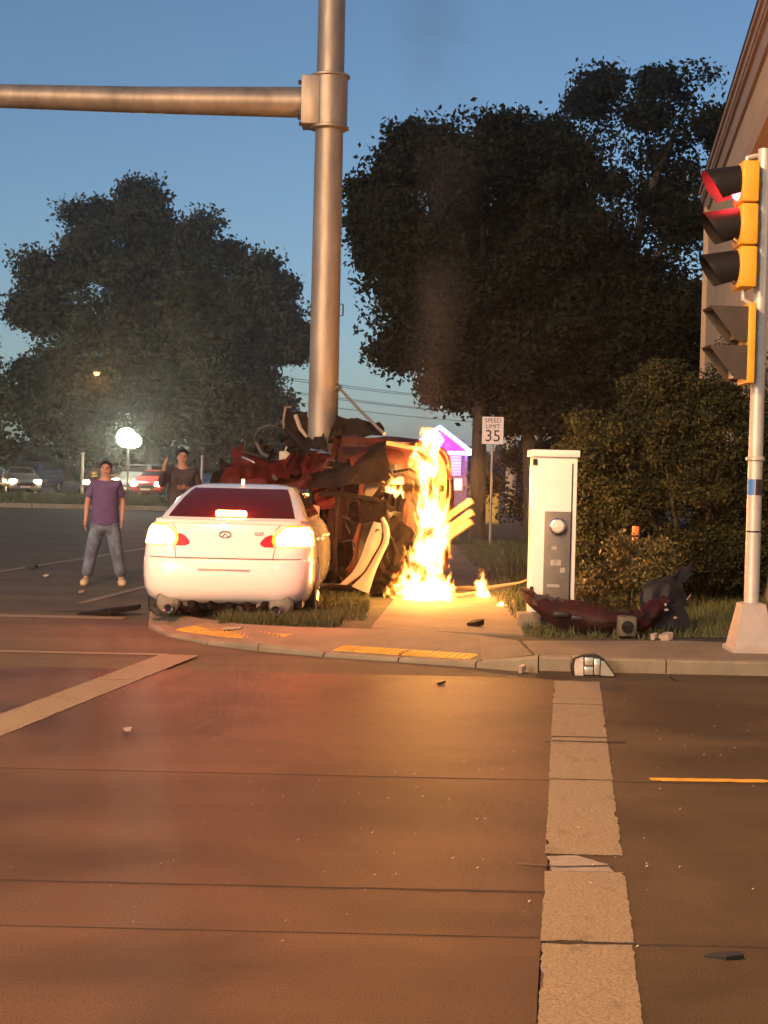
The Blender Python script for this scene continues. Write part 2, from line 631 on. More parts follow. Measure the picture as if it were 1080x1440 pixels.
# ---- grass blades
def blades(name, regions, n, h, seed, m=grass_m, w=.007):
    rg = np.random.default_rng(seed)
    V, F = [], []
    tot = sum(r[4] for r in regions)
    for (x0, x1, y0, y1, wt, z) in regions:
        k = int(n * wt / tot)
        x = rg.uniform(x0, x1, k)
        y = rg.uniform(y0, y1, k)
        hh = h * rg.uniform(.35, 1.15, k)
        a = rg.uniform(0, 6.283, k)
        l = rg.normal(0, .35, (k, 2)) * hh[:, None]
        dx, dy = np.cos(a) * w, np.sin(a) * w
        zz = np.full(k, z)
        b0 = np.stack([x - dx, y - dy, zz], 1)
        b1 = np.stack([x + dx, y + dy, zz], 1)
        t = np.stack([x + l[:, 0], y + l[:, 1], zz + hh], 1)
        V.append(np.stack([b0, b1, t], 1).reshape(-1, 3))
    V = np.concatenate(V)
    return raw_mesh(name, V, 3, m)


def raw_mesh(name, V, k, m, parent=None):
    n = len(V) // k
    me = bpy.data.meshes.new(name)
    me.vertices.add(len(V))
    me.vertices.foreach_set('co', V.astype(np.float32).ravel())
    me.loops.add(len(V))
    me.loops.foreach_set('vertex_index', np.arange(len(V), dtype=np.int32))
    me.polygons.add(n)
    me.polygons.foreach_set('loop_start', np.arange(0, len(V), k, dtype=np.int32))
    me.materials.append(m)
    me.update(calc_edges=True)
    o = bpy.data.objects.new(name, me)
    COL.objects.link(o)
    if parent is not None:
        o.parent = parent
    return o


gr = blades('grass', [(-2.3, -.15, 15.3, 22, 3, .085), (-1.6, -.4, 14.6, 15.4, 1.6, .085), (1.4, 6.5, 14.05, 19, 5, .085), (1.5, 5, 19, 34, 4, .085), (-2.2, -.2, 20, 40, 3, .085)], 42000, .12, 5)
tag(gr, 'short tufty grass on the corner verges', 'grass', kind='stuff')
gr2 = blades('grass', [(-50, -1, 57.4, 75.5, 1, .13)], 30000, .2, 6, w=.03)
tag(gr2, 'mown grass on the verge in front of the parked cars', 'grass', kind='stuff')


# ================================================================== TREES
def crown(name, blobs, clumps, per, leaf, spread, seed, m, parent):
    rg = np.random.default_rng(seed)
    B = np.array(blobs, float)
    wt = (B[:, 3] * B[:, 4] + B[:, 3] * B[:, 5] + B[:, 4] * B[:, 5])
    idx = rg.choice(len(B), clumps, p=wt / wt.sum())
    d = rg.normal(size=(clumps, 3))
    d /= np.linalg.norm(d, axis=1)[:, None]
    r = rg.uniform(.05, 1, clumps) ** .34
    # lumpy outline: leaf clumps gather in boughs near the surface of each lobe
    r *= 1 + rg.normal(0, .05, clumps)
    c = B[idx, :3] + d * r[:, None] * B[idx, 3:6]
    nb = max(8, clumps // 22)
    bi = rg.choice(len(B), nb, p=wt / wt.sum())
    bd = rg.normal(size=(nb, 3))
    bd /= np.linalg.norm(bd, axis=1)[:, None]
    bc = B[bi, :3] + bd * B[bi, 3:6] * rg.uniform(.78, 1.08, nb)[:, None]
    br = B[bi, 3:6].mean(1) * rg.uniform(.16, .34, nb)
    k_ = rg.random(clumps) < .74
    pick = rg.integers(0, nb, clumps)
    dd = rg.normal(size=(clumps, 3))
    dd /= np.linalg.norm(dd, axis=1)[:, None]
    cb_ = bc[pick] + dd * (br[pick] * rg.uniform(0, 1, clumps) ** .4)[:, None]
    c = np.where(k_[:, None], cb_, c * 1.0)
    inner = B[idx, :3] + d * (r * .86)[:, None] * B[idx, 3:6]
    c = np.where(k_[:, None], c, inner)
    n = clumps * per
    cs = np.repeat(c, per, 0)
    sp = np.repeat(rg.uniform(.6, 1.3, clumps), per)
    p = cs + np.clip(rg.normal(0, 1, (n, 3)), -2.0, 2.0) * (spread * sp)[:, None] * np.array([1, 1, .65])
    a = rg.normal(size=(n, 3))
    a /= np.linalg.norm(a, axis=1)[:, None]
    b = np.cross(a, rg.normal(size=(n, 3)))
    b /= np.linalg.norm(b, axis=1)[:, None] + 1e-9
    s = leaf * rg.uniform(.6, 1.35, n)
    A, Bv = a * s[:, None], b * (s * .55)[:, None]
    V = np.stack([p - A, p + Bv, p + A, p - Bv], 1).reshape(-1, 3)
    return raw_mesh(name, V, 4, m, parent)


def tree(name, label, base, blobs, clumps, per, leaf, spread, seed, m, tr=.25, fork=2.2, group=None, lean=(0, 0), trunk_m=bark):
    """blobs given relative to the tree's base"""
    t = thing(name, label, 'tree', base, 0, group)
    rg = random.Random(seed)
    mb = MB()
    top = Vector((lean[0], lean[1], fork))
    mb.tube([(0, 0, -.1), (0.0, 0, .12), (lean[0] * .4, lean[1] * .4, fork * .5), tuple(top)], [tr * 1.5, tr * 1.1, tr * .95, tr * .85], 12)
    mb.build('trunk', trunk_m, t)
    for b in blobs[:9]:
        e = Vector(b[:3])
        mid = top.lerp(e, .5) + Vector((rg.uniform(-.3, .3), rg.uniform(-.3, .3), .25 * (e - top).length * .4))
        MB().tube([tuple(top - Vector((0, 0, .15))), tuple(mid), tuple(e)], [tr * .6, tr * .35, tr * .08], 7).build('limb', trunk_m, t)
    crown('crown', blobs, clumps, per, leaf, spread, seed, m, t)
    return t


# near maple beside the footway (trunk at about 36 m)
tree('maple_tree', 'tall dark street tree standing behind the speed limit sign', (2.25, 36, .085),
     [(-1.2, 0, 7.9, 1.9, 1.9, 1.5), (-1.3, 0, 6.5, 1.8, 2.0, 1.5), (.5, .5, 8.6, 2.0, 2.0, 1.5), (1.7, .3, 7.6, 1.9, 2.0, 1.7), (-.2, -.3, 9.4, 1.1, 1.2, .9), (-1.6, 0, 5.2, 1.1, 1.4, .9),
      (.2, 0, 5.6, 2.2, 2.2, 1.6), (2.0, 0, 5.4, 1.9, 2, 1.7), (-.6, 0, 4.3, 1.1, 1.4, .8), (-2.4, 0, 7.5, .8, 1.0, 1.2), (.9, 0, 4.1, 1.7, 1.6, .9), (-1.9, 0, 8.9, .8, .8, .7), (1.2, 0, 9.2, 1.0, 1, .8), (2.5, 0, 4.2, 1.2, 1.2, .9), (.2, .2, 3.6, 1.3, 1.4, .7), (1.6, .2, 3.4, 1.3, 1.4, .7)],
     1250, 150, .075, .30, 11, leaf_dark, .19, 3.4)
tree('maple_tree', 'dark street tree with a slim curving trunk behind the white cabinet', (3.6, 36.5, .085),
     [(.9, .5, 5.6, 1.9, 2.0, 1.8), (1.8, 1, 4.4, 1.7, 2.0, 1.4), (.2, 0, 4.3, 1.4, 1.6, 1.0), (2.8, 1.0, 4.6, 1.6, 2.0, 1.7), (2.0, 1.5, 6.6, 1.6, 1.6, 1.3), (3.0, 2, 6.2, 1.5, 1.8, 1.6), (3.2, 1, 3.0, 1.5, 1.6, 1.6), (.6, 0, 3.3, 1.3, 1.4, .8), (1.8, 1, 2.8, 1.3, 1.4, 1.2)],
     900, 150, .075, .30, 12, leaf_dark, .17, 3.2, lean=(-.15, 0))
tree('ash_tree', 'airy tall tree with sky gaps rising beside the building gable', (7.2, 48, .085),
     [(-1.0, 0, 12.3, 1.6, 1.6, 1.4), (-2.7, 0, 12.2, 1.0, 1.1, .8), (1.8, 0, 12.6, 1.7, 1.6, 1.8), (2.9, 0, 10.8, 1.8, 2, 1.6), (.2, 0, 10.0, 2.2, 2.0, 1.2), (3.2, .5, 8.4, 2.4, 2, 2),
      (0, 0, 7.4, 2.8, 2.2, 2.0), (-2.0, 0, 8.4, 1.8, 1.8, 1.2), (2.4, 0, 14.0, .8, .8, .8), (.5, 0, 5, 3.2, 2.2, 2.2), (4.5, 0, 5.4, 2.4, 2.2, 2.4), (-.6, 0, 13.6, .8, .8, .6)],
     700, 150, .09, .34, 13, leaf_dark, .35, 5.0)
tree('shade_tree', 'broad round brown-green tree behind the parked cars', (-14.0, 90, .10),
     [(-2.4, 0, 14.6, 3.4, 3.4, 3.0), (1.2, 0, 14.0, 3.0, 3.2, 2.6), (-5.6, 0, 12.0, 2.8, 3.2, 3.0), (4.6, 0, 12.2, 3.0, 3.2, 2.4), (6.9, 0, 9.7, 2.3, 2.8, 1.6), (2.4, 0, 9.4, 4.6, 3.6, 3.2),
      (-3.4, 0, 8.8, 4.6, 3.6, 3.6), (4.4, 0, 5.6, 2.8, 3, 2.9), (-1, 0, 5.2, 4.4, 3, 2.8), (-6, 0, 5.6, 3.6, 3, 3.2), (-7.4, 0, 13.6, 1.1, 1.2, 1.0), (8.4, 0, 9.2, .8, 1, .7), (-1.5, 0, 17.0, 1.6, 1.6, 1.2), (5.2, 0, 3.6, 2.0, 2.2, 1.9), (6.6, 0, 12.6, 1.2, 1.2, .8), (2.6, 0, 16.2, .9, .9, .8)],
     2300, 110, .15, .55, 14, leaf_left, .45, 3.8)
tree('shade_tree', 'dark tree cut off by the left picture edge behind parked cars', (-26.2, 84, .10),
     [(0, 0, 8.0, 3.2, 3, 2.8), (2.0, 0, 6.6, 2.2, 2.4, 2.6), (-2, 0, 6, 3, 3, 3), (1.2, 0, 4, 3.0, 2.6, 2.4), (-.5, 0, 9.8, 2.0, 2.2, 1.4)],
     800, 110, .15, .55, 15, leaf_left, .35, 3.0)


def tl():
    rg = np.random.default_rng(33)
    bl = []
    for i in range(90):
        x = rg.uniform(-110, 110)
        h = rg.uniform(1.4, 3.2) if x < 30 else rg.uniform(3, 8)
        bl.append((x, 165 + rg.uniform(-6, 6), h * .6, rg.uniform(4, 8), 3, h))
    return bl


o = crown('treeline', tl(), 5200, 14, .55, 1.0, 16, leaf_dark, None)
tag(o, 'low far-off line of trees along the horizon', 'trees', kind='stuff')

fs = thing('background_shrub', 'dark shrub mass behind the slim trunk and the white cabinet', 'shrub', (5.6, 45, .085))
MB().tube([(0, 0, 0), (.1, 0, 1), (.3, 0, 2.2)], [.1, .07, .03], 7).build('stem', bark, fs)
crown('foliage', [(-1.2, 0, 1.2, 1.3, 1, 1.2), (.3, 0, 1.6, 1.6, 1, 1.6), (1.9, 0, 1.5, 1.6, 1, 1.5)], 420, 90, .07, .26, 23, leaf_dark, fs)
# shrub by the building
sh = thing('evergreen_shrub', 'large rounded evergreen shrub growing behind the signal pole', 'shrub', (3.9, 18.9, .085))
mb = MB()
for k in range(9):
    a = k * .7
    mb.tube([(.12 * math.cos(a), .12 * math.sin(a), -.05), (.4 * math.cos(a), .3 * math.sin(a), .7), (.95 * math.cos(a), .7 * math.sin(a), 1.7)], [.05, .035, .012], 6)
mb.build('stem', bark, sh)
crown('foliage', [(-.2, 0, 2.15, .95, .8, .85), (.75, 0, 2.05, .95, .8, .9), (-.95, 0, 1.65, .7, .7, .75), (-1.1, -.1, 2.0, .35, .4, .35), (-1.25, 0, 1.15, .55, .6, .7), (0, 0, 1.1, 1.2, .9, .95), (1.2, 0, 1.1, .95, .9, 1.0), (-.6, 0, .6, 1.0, .8, .55), (.6, 0, .5, 1.4, .9, .5), (-1.45, 0, 1.75, .32, .4, .36)],
       3000, 80, .024, .085, 21, leaf_bush, sh)
sh2 = thing('young_shrub', 'small yellowish shrub in front of the evergreen, beside the cabinet', 'shrub', (2.78, 16.9, .085))
MB().tube([(0, 0, 0), (.05, 0, .4), (.1, 0, .8)], [.02, .015, .006], 6).build('stem', bark, sh2)
crown('foliage', [(0, 0, .42, .42, .4, .36), (.3, .05, .62, .3, .3, .3), (-.28, 0, .3, .28, .3, .24)], 140, 50, .026, .09, 22,
      M('yellow green leaves', (.16, .125, .03), .6, col2=(.06, .06, .02), scale=4), sh2)

# ================================================================== BUILDINGS
stucco = M('tan stucco', (.46, .33, .225), .85, var=.10, scale=1.2, bump=.3, bscale=50)
fascia_m = M('brown fascia board', (.33, .225, .16), .6, var=.12, scale=3)
shingle = M('brown shingle roof', (.07, .055, .045), .9, var=.3, scale=9, bump=.5, bscale=30)
bl = thing('corner_building', 'tan stucco building with deep eaves behind the traffic signal', 'building', (4.84, 19.0, 0.0))
WD = Vector((.150, 1, 0)).normalized()
WN = Vector((-WD.y, WD.x, 0))     # outward, towards the street


def wp(t, out, z):
    p = WD * t + WN * out
    return (p.x, p.y, z)


LEN = 14.2
mb = MB()
bpts = [wp(-2, 0, 0), wp(LEN, 0, 0), wp(LEN, -12, 0), wp(-2, -12, 0)]
mb.prism([(p[0], p[1]) for p in bpts], 'z', .0, 7.72)
mb.build('wall', stucco, bl, smooth=0)
for (o0, o1, z0, z1, nm) in [(-.3, .10, 7.725, 7.79, 'soffit'), (.004, .12, 7.792, 7.92, 'fascia_board'), (.01, .16, 7.925, 8.02, 'fascia_board'), (.003, .05, 7.40, 7.72, 'frieze_board')]:
    mb = MB()
    q = [wp(-2.4, o0, 0), wp(LEN + .25, o0, 0), wp(LEN + .25, o1, 0), wp(-2.4, o1, 0)]
    mb.prism([(p[0], p[1]) for p in q], 'z', z0, z1)
    mb.build(nm, fascia_m, bl, smooth=0)
mb = MB()
mb.add([wp(-2.4, .18, 8.025), wp(LEN + .3, .18, 8.025), wp(LEN + .3, -6, 10.2), wp(-2.4, -6, 10.2), wp(LEN + .3, -12.5, 8.1), wp(-2.4, -12.5, 8.1), wp(-2.4, -.2, 7.9), wp(LEN + .3, -.2, 7.9)],
       [(0, 1, 2, 3), (3, 2, 4, 5), (5, 4, 7, 6), (0, 3, 5, 6), (1, 7, 4, 2)])
mb.build('roof', shingle, bl, smooth=0)
mb = MB()
mb.prism([(p[0], p[1]) for p in (wp(-2, .003, 0), wp(2.6, .003, 0), wp(2.6, .22, 0), wp(-2, .22, 0))], 'z', 5.95, 6.2)
mb.build('trim_beam', fascia_m, bl, smooth=0)
for t0 in (13.2,):
    mb = MB()
    q = [wp(t0, .004, 0), wp(t0 + .12, .004, 0), wp(t0 + .12, .10, 0), wp(t0, .10, 0)]
    mb.prism([(p[0], p[1]) for p in q], 'z', .1, 7.44)
    mb.build('downspout' if t0 > 11 else 'control_joint_trim', stucco, bl, smooth=0)

# neon lit drive-in stand, about 75 m off
st = thing('drive_in_stand', 'small stand with a gable outlined in glowing violet lights', 'building', (2.72, 75, .09))
pinklit_wall = M('pink-lit siding', (.38, .20, .20), .7, var=.1, scale=1)  # pink light on the stand put into the wall colour
violet_led = M('violet string light', (.8, .6, 1), .3, emit=(.28, .20, 1), estr=10)
violet_face = M('violet lit gable board', (.4, .05, .6), .5, emit=(.36, .015, .55), estr=.16)
menu_face = M('lit menu board', (.8, .7, .9), .4, emit=(.70, .40, 1.0), estr=.32)
menu_line = M('menu board line', (.25, .1, .3), .5, emit=(.35, .12, .5), estr=.35)
MB().box((-1.45, .6, 0), (1.35, 4.5, 2.55)).build('wall', pinklit_wall, st, smooth=0)
mb = MB().prism([(-1.62, 2.62), (1.52, 2.62), (-.02, 3.78)], 'y', .0, .5)
mb.build('gable_board', violet_face, st, smooth=0)
MB().prism([(-1.8, 2.66), (-.02, 4.0), (1.7, 2.66), (1.62, 2.56), (-.02, 3.84), (-1.72, 2.56)], 'y', .3, 4.7).build('roof', shingle, st, smooth=0)
for (a, b) in [((-1.66, 2.66), (-.02, 3.9)), ((-.02, 3.9), (1.58, 2.7)), ((-1.66, 2.62), (1.58, 2.62))]:
    n = 26
    mb = MB()
    for k in range(n + 1):
        u = k / n
        x, z = a[0] + (b[0] - a[0]) * u, a[1] + (b[1] - a[1]) * u
        mb.box((x - .07, -.12, z - .085), (x + .07, -.02, z + .085), .03)
    mb.build('light_string', violet_led, st, smooth=0)
MB().box((-1.3, .2, 2.12), (.1, .34, 2.5), .05).build('canopy_lamp', violet_led, st, smooth=0)
mbd = MB().box((.18, .5, 1.5), (1.12, .58, 2.5)).build('menu_board', menu_face, st, smooth=0)
for k in range(6):
    MB().box((.22, .485, 1.6 + k * .15), (1.08, .498, 1.635 + k * .15)).build('menu_line', menu_line, mbd, smooth=0)
wf = MB().box((.15, .52, .35), (.72, .59, 1.38)).build('window', M('window frame brown', (.12, .05, .04), .6), st, smooth=0)
MB().box((.2, .505, .42), (.67, .518, 1.32)).build('pane', glass_dark, wf, smooth=0)
MB().box((.8, .5, .75), (1.2, .58, 1.35)).build('lit_panel', M('warm lit panel', (.8, .6, .4), .5, emit=(1, .55, .35), estr=.6), st, smooth=0)
MB().box((1.3, .1, 0), (1.42, .22, 2.6)).build('post', pinklit_wall, st, smooth=0)
MB().box((-1.52, .1, 0), (-1.4, .22, 2.6)).build('post', pinklit_wall, st, smooth=0)
lamp('violet_glow', (0, -1.2, 3.2), (.22, .06, 1), 110, .3, st)

# far utility poles and wires
wood = M('weathered pole wood', (.10, .08, .07), .9)
wa = thing('utility_pole', 'thin far utility pole with crossarm between tree and signal mast', 'utility pole', (-12.1, 150, 0))
MB().tube([(0, 0, 0), (0, 0, 11.9)], [.17, .11], 8).build('pole', wood, wa)
MB().box((-1.1, -.06, 11.0), (1.1, .06, 11.14)).build('crossarm', wood, wa, smooth=0)
MB().box((-.9, -.06, 9.7), (.9, .06, 9.84)).build('crossarm', wood, wa, smooth=0)
wb = thing('street_lamp', 'far lamp post with curved arm beside the utility pole', 'street lamp', (-11.2, 148, 0))
MB().tube([(0, 0, 0), (0, 0, 10.6), (-.15, 0, 11.3), (-.6, 0, 11.6), (-1.0, 0, 11.6)], [.12, .08, .07, .06, .05], 8).build('pole', wood, wb)
MB().box((-1.5, -.12, 11.52), (-.95, .12, 11.66), .03).build('lamp_head', dark_steel, wb)
for k, (dz, dx) in enumerate([(11.15, -1.0), (11.15, 1.0), (9.85, -.8), (9.85, .8), (8.9, 0)]):
    mb = MB()
    pts = []
    for i in range(15):
        u = i / 14
        pts.append((-12.1 + dx + u * 46, 150 + u * 8, dz - 2.2 * math.sin(math.pi * u) * .6 - u * 1.0))
    mb.tube(pts, .028, 4)
    o = mb.build('overhead_wire', dark_steel, smooth=0)
    tag(o, ['overhead wire on the upper crossarm, outer end', 'overhead wire on the upper crossarm, inner end', 'overhead wire on the lower crossarm, outer end',
            'overhead wire on the lower crossarm, inner end', 'lowest overhead wire, strung straight from the pole'][k], 'wire', 'overhead wires beyond the mast')
fp = thing('concrete_pole', 'pale concrete lamp pole between the two street tree trunks', 'lamp post', (4.9, 58, .085))
MB().tube([(0, 0, 0), (0, 0, 9)], [.22, .14], 12).build('pole', M('pale pole concrete', (.42, .34, .28), .8, var=.1), fp)
MB().box((-.3, -.3, -.02), (.3, .3, .12)).build('base', kerb_m, fp, smooth=0)

# ================================================================== SIGNAL MAST
ms = thing('signal_mast', 'tall galvanised steel mast with a long horizontal arm amid the wreck', 'signal mast', (-.84, 19.9, .085))
MB().tube([(0, 0, -.1), (0, 0, 2), (0, 0, 5), (0, 0, 9.5)], [.205, .200, .190, .172], 32).build('pole', steel, ms)
MB().box((-.3, -.3, -.02), (.3, .3, .05), .01).build('base_plate', steel, ms)
cl = MB().lathe([(.215, 0), (.235, .02), (.235, .68), (.215, .70)], (0, 0, 6.05), 'z', 28)
cl = cl.build('clamp_collar', steel, ms)
MB().box((-.37, -.21, 6.08), (-.12, .21, 6.72), .015).build('flange_box', steel, ms)
MB().lathe([(.24, 0), (.262, .01), (.262, .035), (.24, .045)], (0, 0, 6.72), 'z', 28).build('collar_ring', steel, ms)
MB().lathe([(.24, 0), (.262, .01), (.262, .035), (.24, .045)], (0, 0, 6.045), 'z', 28).build('collar_ring', steel, ms)
for z in (6.16, 6.62):
    for y in (-.17, .17):
        MB().lathe([(.03, 0), (.03, -.04)], (-.37, y, z), 'x', 6).build('bolt', dark_steel, ms)
MB().tube([(-.36, 0, 6.40), (-2.5, 0, 6.385), (-5.5, 0, 6.40), (-9.5, 0, 6.5)], [.2, .172, .142, .105], 28).build('mast_arm', steel, ms)
MB().tube([(.2, 0, 3.6), (.235, 0, 3.6), (.235, 0, 3.75), (.2, 0, 3.75)], .012, 6).build('conduit_hook', dark_steel, ms)

# ================================================================== SIGNAL POLE, right
sp = thing('signal_pole', 'slim pale signal pole on a flared square base at the kerb', 'signal pole', (3.27, 13.2, .104))
mb = MB()
for k in range(1):
    prof = [(.20, 0), (.20, .03), (.175, .05), (.115, .36), (.105, .42), (.075, .43)]
    vs_, fs_ = [], []
    for (r, h) in prof:
        for (a, b) in ((-1, -1), (1, -1), (1, 1), (-1, 1)):
            vs_.append((a * r, b * r, h))
    for i in range(len(prof) - 1):
        for k2 in range(4):
            fs_.append((i * 4 + k2, i * 4 + (k2 + 1) % 4, (i + 1) * 4 + (k2 + 1) % 4, (i + 1) * 4 + k2))
    fs_.append((20, 21, 22, 23))
    mb.add(vs_, fs_)
mb.build('base', M('cast base', (.46, .38, .34), .55, .2, var=.12, scale=6), sp, smooth=0)
MB().tube([(0, 0, .40), (0, 0, 2), (0, 0, 4.42)], [.066, .062, .056], 24).build('pole', alum, sp)
MB().lathe([(.068, 0), (.08, .01), (.08, .03), (.068, .04)], (0, 0, 1.68), 'z', 20).build('clamp_band', alum, sp)
MB().tube([(-.09, -.02, 1.70), (-.06, -.02, 1.70)], .016, 8).build('band_bolt', alum, sp)
MB().lathe([(.0645, 0), (.0655, .004), (.0655, .012), (.0645, .016)], (0, 0, 1.05), 'z', 20).build('seam_ring', black, sp)


def wrap(r, a0, a1, z0, z1, name, m, parent):
    mb = MB().grid(lambda u, v: (r * math.cos(a0 + (a1 - a0) * u), r * math.sin(a0 + (a1 - a0) * u), z0 + (z1 - z0) * v), 10, 2)
    return mb.build(name, m, parent)


wrap(.0655, RAD(182), RAD(255), 1.38, 1.52, 'blue_sticker', M('blue sticker', (.04, .18, .55), .4), sp)
wrap(.0655, RAD(262), RAD(330), 1.38, 1.52, 'dark_sticker', M('dark sticker', (.05, .03, .03), .4), sp)
MB().tube([(0, 0, 4.36), (-.08, 0, 4.36), (-.15, 0, 4.34), (-.15, 0, 4.28)], .022, 8).build('signal_bracket', alum, sp)
MB().tube([(0, 0, 3.06), (-.08, 0, 3.06), (-.15, 0, 3.1), (-.15, 0, 3.2)], .022, 8).build('signal_bracket', alum, sp)

sg = thing('traffic_signal', 'yellow three-lamp traffic signal showing red, above the walk signal', 'traffic signal', (3.12, 13.2, 3.29))
lens_red = M('lit red signal lens', (.5, .01, .01), .3, emit=(1, .03, .04), estr=45)
lens_off = M('unlit signal lens', (.03, .025, .02), .2)
for k, z in enumerate((.74, .37, 0)):
    h = MB().box((-.075, -.175, z + .004), (.075, .175, z + .362), .02).build('housing', sig_yellow, sg)
    MB().lathe([(.15, 0), (.12, -.035), (0, -.05)], (-.07, 0, z + .185), 'x', 24).build('lens', lens_red if k == 0 else lens_off, h)
    # cutaway tunnel visor: long at the top, short below
    def vis(u, v, z=z):
        a = RAD(-38) + RAD(256) * u
        L = .10 + .22 * max(0, math.sin(a) * .5 + .5) ** .8
        drop = -.05 * v
        return (-.074 - L * v, .158 * math.cos(a), z + .185 + .158 * math.sin(a) + drop)
    MB().grid(vis, 26, 5, thick=(0, 0, .003)).build('visor', M('visor black', (.012, .010, .010), .6, spec=.2), h)
    if k == 0:
        lamp('red_signal_glow', (-.17, 0, z + .17), (1, .02, .03), 5, .05, sg)
    bk = MB().lathe([(.10, 0), (.07, .05), (.03, .07)], (.073, 0, z + .185), 'x', 16)
    bk.build('back_bulge', sig_yellow, h)
ps = thing('pedestrian_signal', 'orange-framed walk signal with two hooded boxes below the traffic signal', 'walk signal', (3.16, 13.2, 2.46))
MB().box((-.03, -.19, 0), (.035, .19, .70), .012).build('frame', sig_yellow, ps)
hood_m = M('brown hood metal', (.050, .034, .026), .6, var=.2, scale=8)
lens_grey = M('pale walk signal lens', (.34, .29, .2), .35, var=.1, scale=9)
for z in (.03, .37):
    h = MB().box((-.12, -.155, z + .02), (-.031, .155, z + .27), .01).build('signal_box', lens_grey if z < .1 else hood_m, ps)
    mb = MB()
    for s in (-1, 1):
        a, b = (.168, .172) if s > 0 else (-.172, -.168)
        mb.prism([(-.031, z), (-.031, z + .29), (-.36, z + .29), (-.13, z)], 'y', a, b)
    mb.box((-.36, -.172, z + .291), (-.031, .172, z + .296))
    mb.build('hood', hood_m, h, smooth=0)
MB().tube([(.02, 0, .62), (.11, 0, .62)], .02, 8).build('mount_arm', sig_yellow, ps)
MB().tube([(.02, 0, .1), (.11, 0, .1)], .02, 8).build('mount_arm', sig_yellow, ps)

# ================================================================== SPEED LIMIT SIGN
def text_mesh(s, size, m, name, parent, loc, rot, ext=.002, ax='CENTER'):
    c = bpy.data.curves.new(name, 'FONT')
    c.body = s
    c.size = size
    c.align_x = ax
    c.align_y = 'CENTER'
    c.extrude = ext
    o = bpy.data.objects.new(name, c)
    COL.objects.link(o)
    dg = bpy.context.evaluated_depsgraph_get()
    me = bpy.data.meshes.new_from_object(o.evaluated_get(dg))
    bpy.data.objects.remove(o)
    me.materials.clear()
    me.materials.append(m)
    t = bpy.data.objects.new(name, me)
    COL.objects.link(t)
    t.parent = parent
    t.location = loc
    t.rotation_euler = rot
    return t


ss = thing('speed_limit_sign', 'white speed limit 35 sign on a steel post beside a tree trunk', 'road sign', (2.36, 33, .085))
MB().tube([(0, .03, 0), (0, .03, 2.86)], .03, 8).build('post', steel, ss)
pn = MB().box((-.235, -.01, 2.22), (.235, .005, 2.82), .004).build('panel', M('white sign sheeting', (.78, .70, .74), .5), ss, smooth=0)
ink = M('black sign ink', (.01, .01, .012), .5)
text_mesh('SPEED', .135, ink, 'lettering', pn, (0, -.013, 2.735), (RAD(90), 0, 0))
text_mesh('LIMIT', .135, ink, 'lettering', pn, (0, -.013, 2.605), (RAD(90), 0, 0))
text_mesh('35', .36, ink, 'lettering', pn, (0, -.013, 2.39), (RAD(90), 0, 0), .004)
yb = thing('bollard', 'squat yellow bollard box on the verge past the first tree trunk', 'bollard', (3.35, 47, .085))
MB().box((-.25, -.2, 0), (-.02, .2, 1.02), .03).build('panel', M('yellow bollard paint', (.62, .42, .10), .6, var=.1), yb)
MB().box((.02, -.2, 0), (.25, .2, 1.02), .03).build('panel', MATS['yellow bollard paint'], yb)
MB().box((-.27, -.22, -.02), (.27, .22, .06)).build('base', kerb_m, yb, smooth=0)

# ================================================================== METER CABINET
cb = thing('meter_cabinet', 'glaring white metal electric meter cabinet standing on the verge', 'cabinet', (1.735, 15.2, .085))
cw = M('white enamel steel', (.90, .87, .78), .45, var=.03, scale=3)
MB().box((-.225, 0, .06), (.225, .36, 1.72), .012).build('body', cw, cb)
MB().box((-.255, -.035, 1.722), (.245, .39, 1.795), .012).build('cap', cw, cb)
pnl = MB().box((-.10, -.045, .06), (.165, -.002, 1.17), .01).build('meter_panel', M('grey meter panel', (.20, .18, .155), .5, .3, var=.12, scale=6), cb)
MB().lathe([(.088, 0), (.088, -.03), (.076, -.04), (.07, -.042)], (.03, -.045, 1.02), 'y', 28).build('meter_ring', chrome, pnl)
MB().lathe([(.07, 0), (.068, -.03), (.05, -.05), (0, -.058)], (.03, -.082, 1.02), 'y', 24).build('meter_glass', M('meter dial', (.75, .70, .60), .15, coat=1), pnl)
stk = M('faded sticker', (.40, .36, .31), .6, var=.3, scale=30)
for (x, z, w, h) in ((.02, .62, .11, .06), (.0, .78, .05, .035), (.0, .40, .13, .03), (.09, .55, .05, .05)):
    MB().box((x - w / 2, -.0485, z), (x + w / 2, -.046, z + h)).build('sticker', stk, pnl, smooth=0)
MB().box((.168, -.012, .1), (.178, -.002, 1.66)).build('door_seam', dark_steel, cb, smooth=0)
MB().box((-.232, -.02, 1.64), (-.19, -.002, 1.70)).build('hinge', dark_steel, cb, smooth=0)
MB().box((-.232, -.02, .34), (-.20, -.002, .40)).build('hinge', dark_steel, cb, smooth=0)
MB().box((-.36, -.28, -.02), (-.14, .05, .14), .02).build('concrete_footing', kerb_m, cb)
MB().box((-.30, -.1, -.02), (.30, .5, .058), .01).build('pad', kerb_m, cb)

# ================================================================== CARS
def catmull(pts, n):
    out = []
    N = len(pts)
    for i in range(N - 1):
        p0, p1, p2, p3 = [Vector(pts[max(0, min(N - 1, i + k))]) for k in (-1, 0, 1, 2)]
        for j in range(n):
            t = j / n
            out.append(.5 * ((2 * p1) + (-p0 + p2) * t + (2 * p0 - 5 * p1 + 4 * p2 - p3) * t * t + (-p0 + 3 * p1 - 3 * p2 + p3) * t ** 3))
    out.append(Vector(pts[-1]))
    return out


REAR = [(0, 0), (.35, .012), (.62, .04), (.80, .095), (.915, .19), (.98, .37), (1, .72)]
FRONT = [(1, .95), (.985, .60), (.92, .34), (.80, .18), (.60, .08), (.32, .02), (0, 0)]


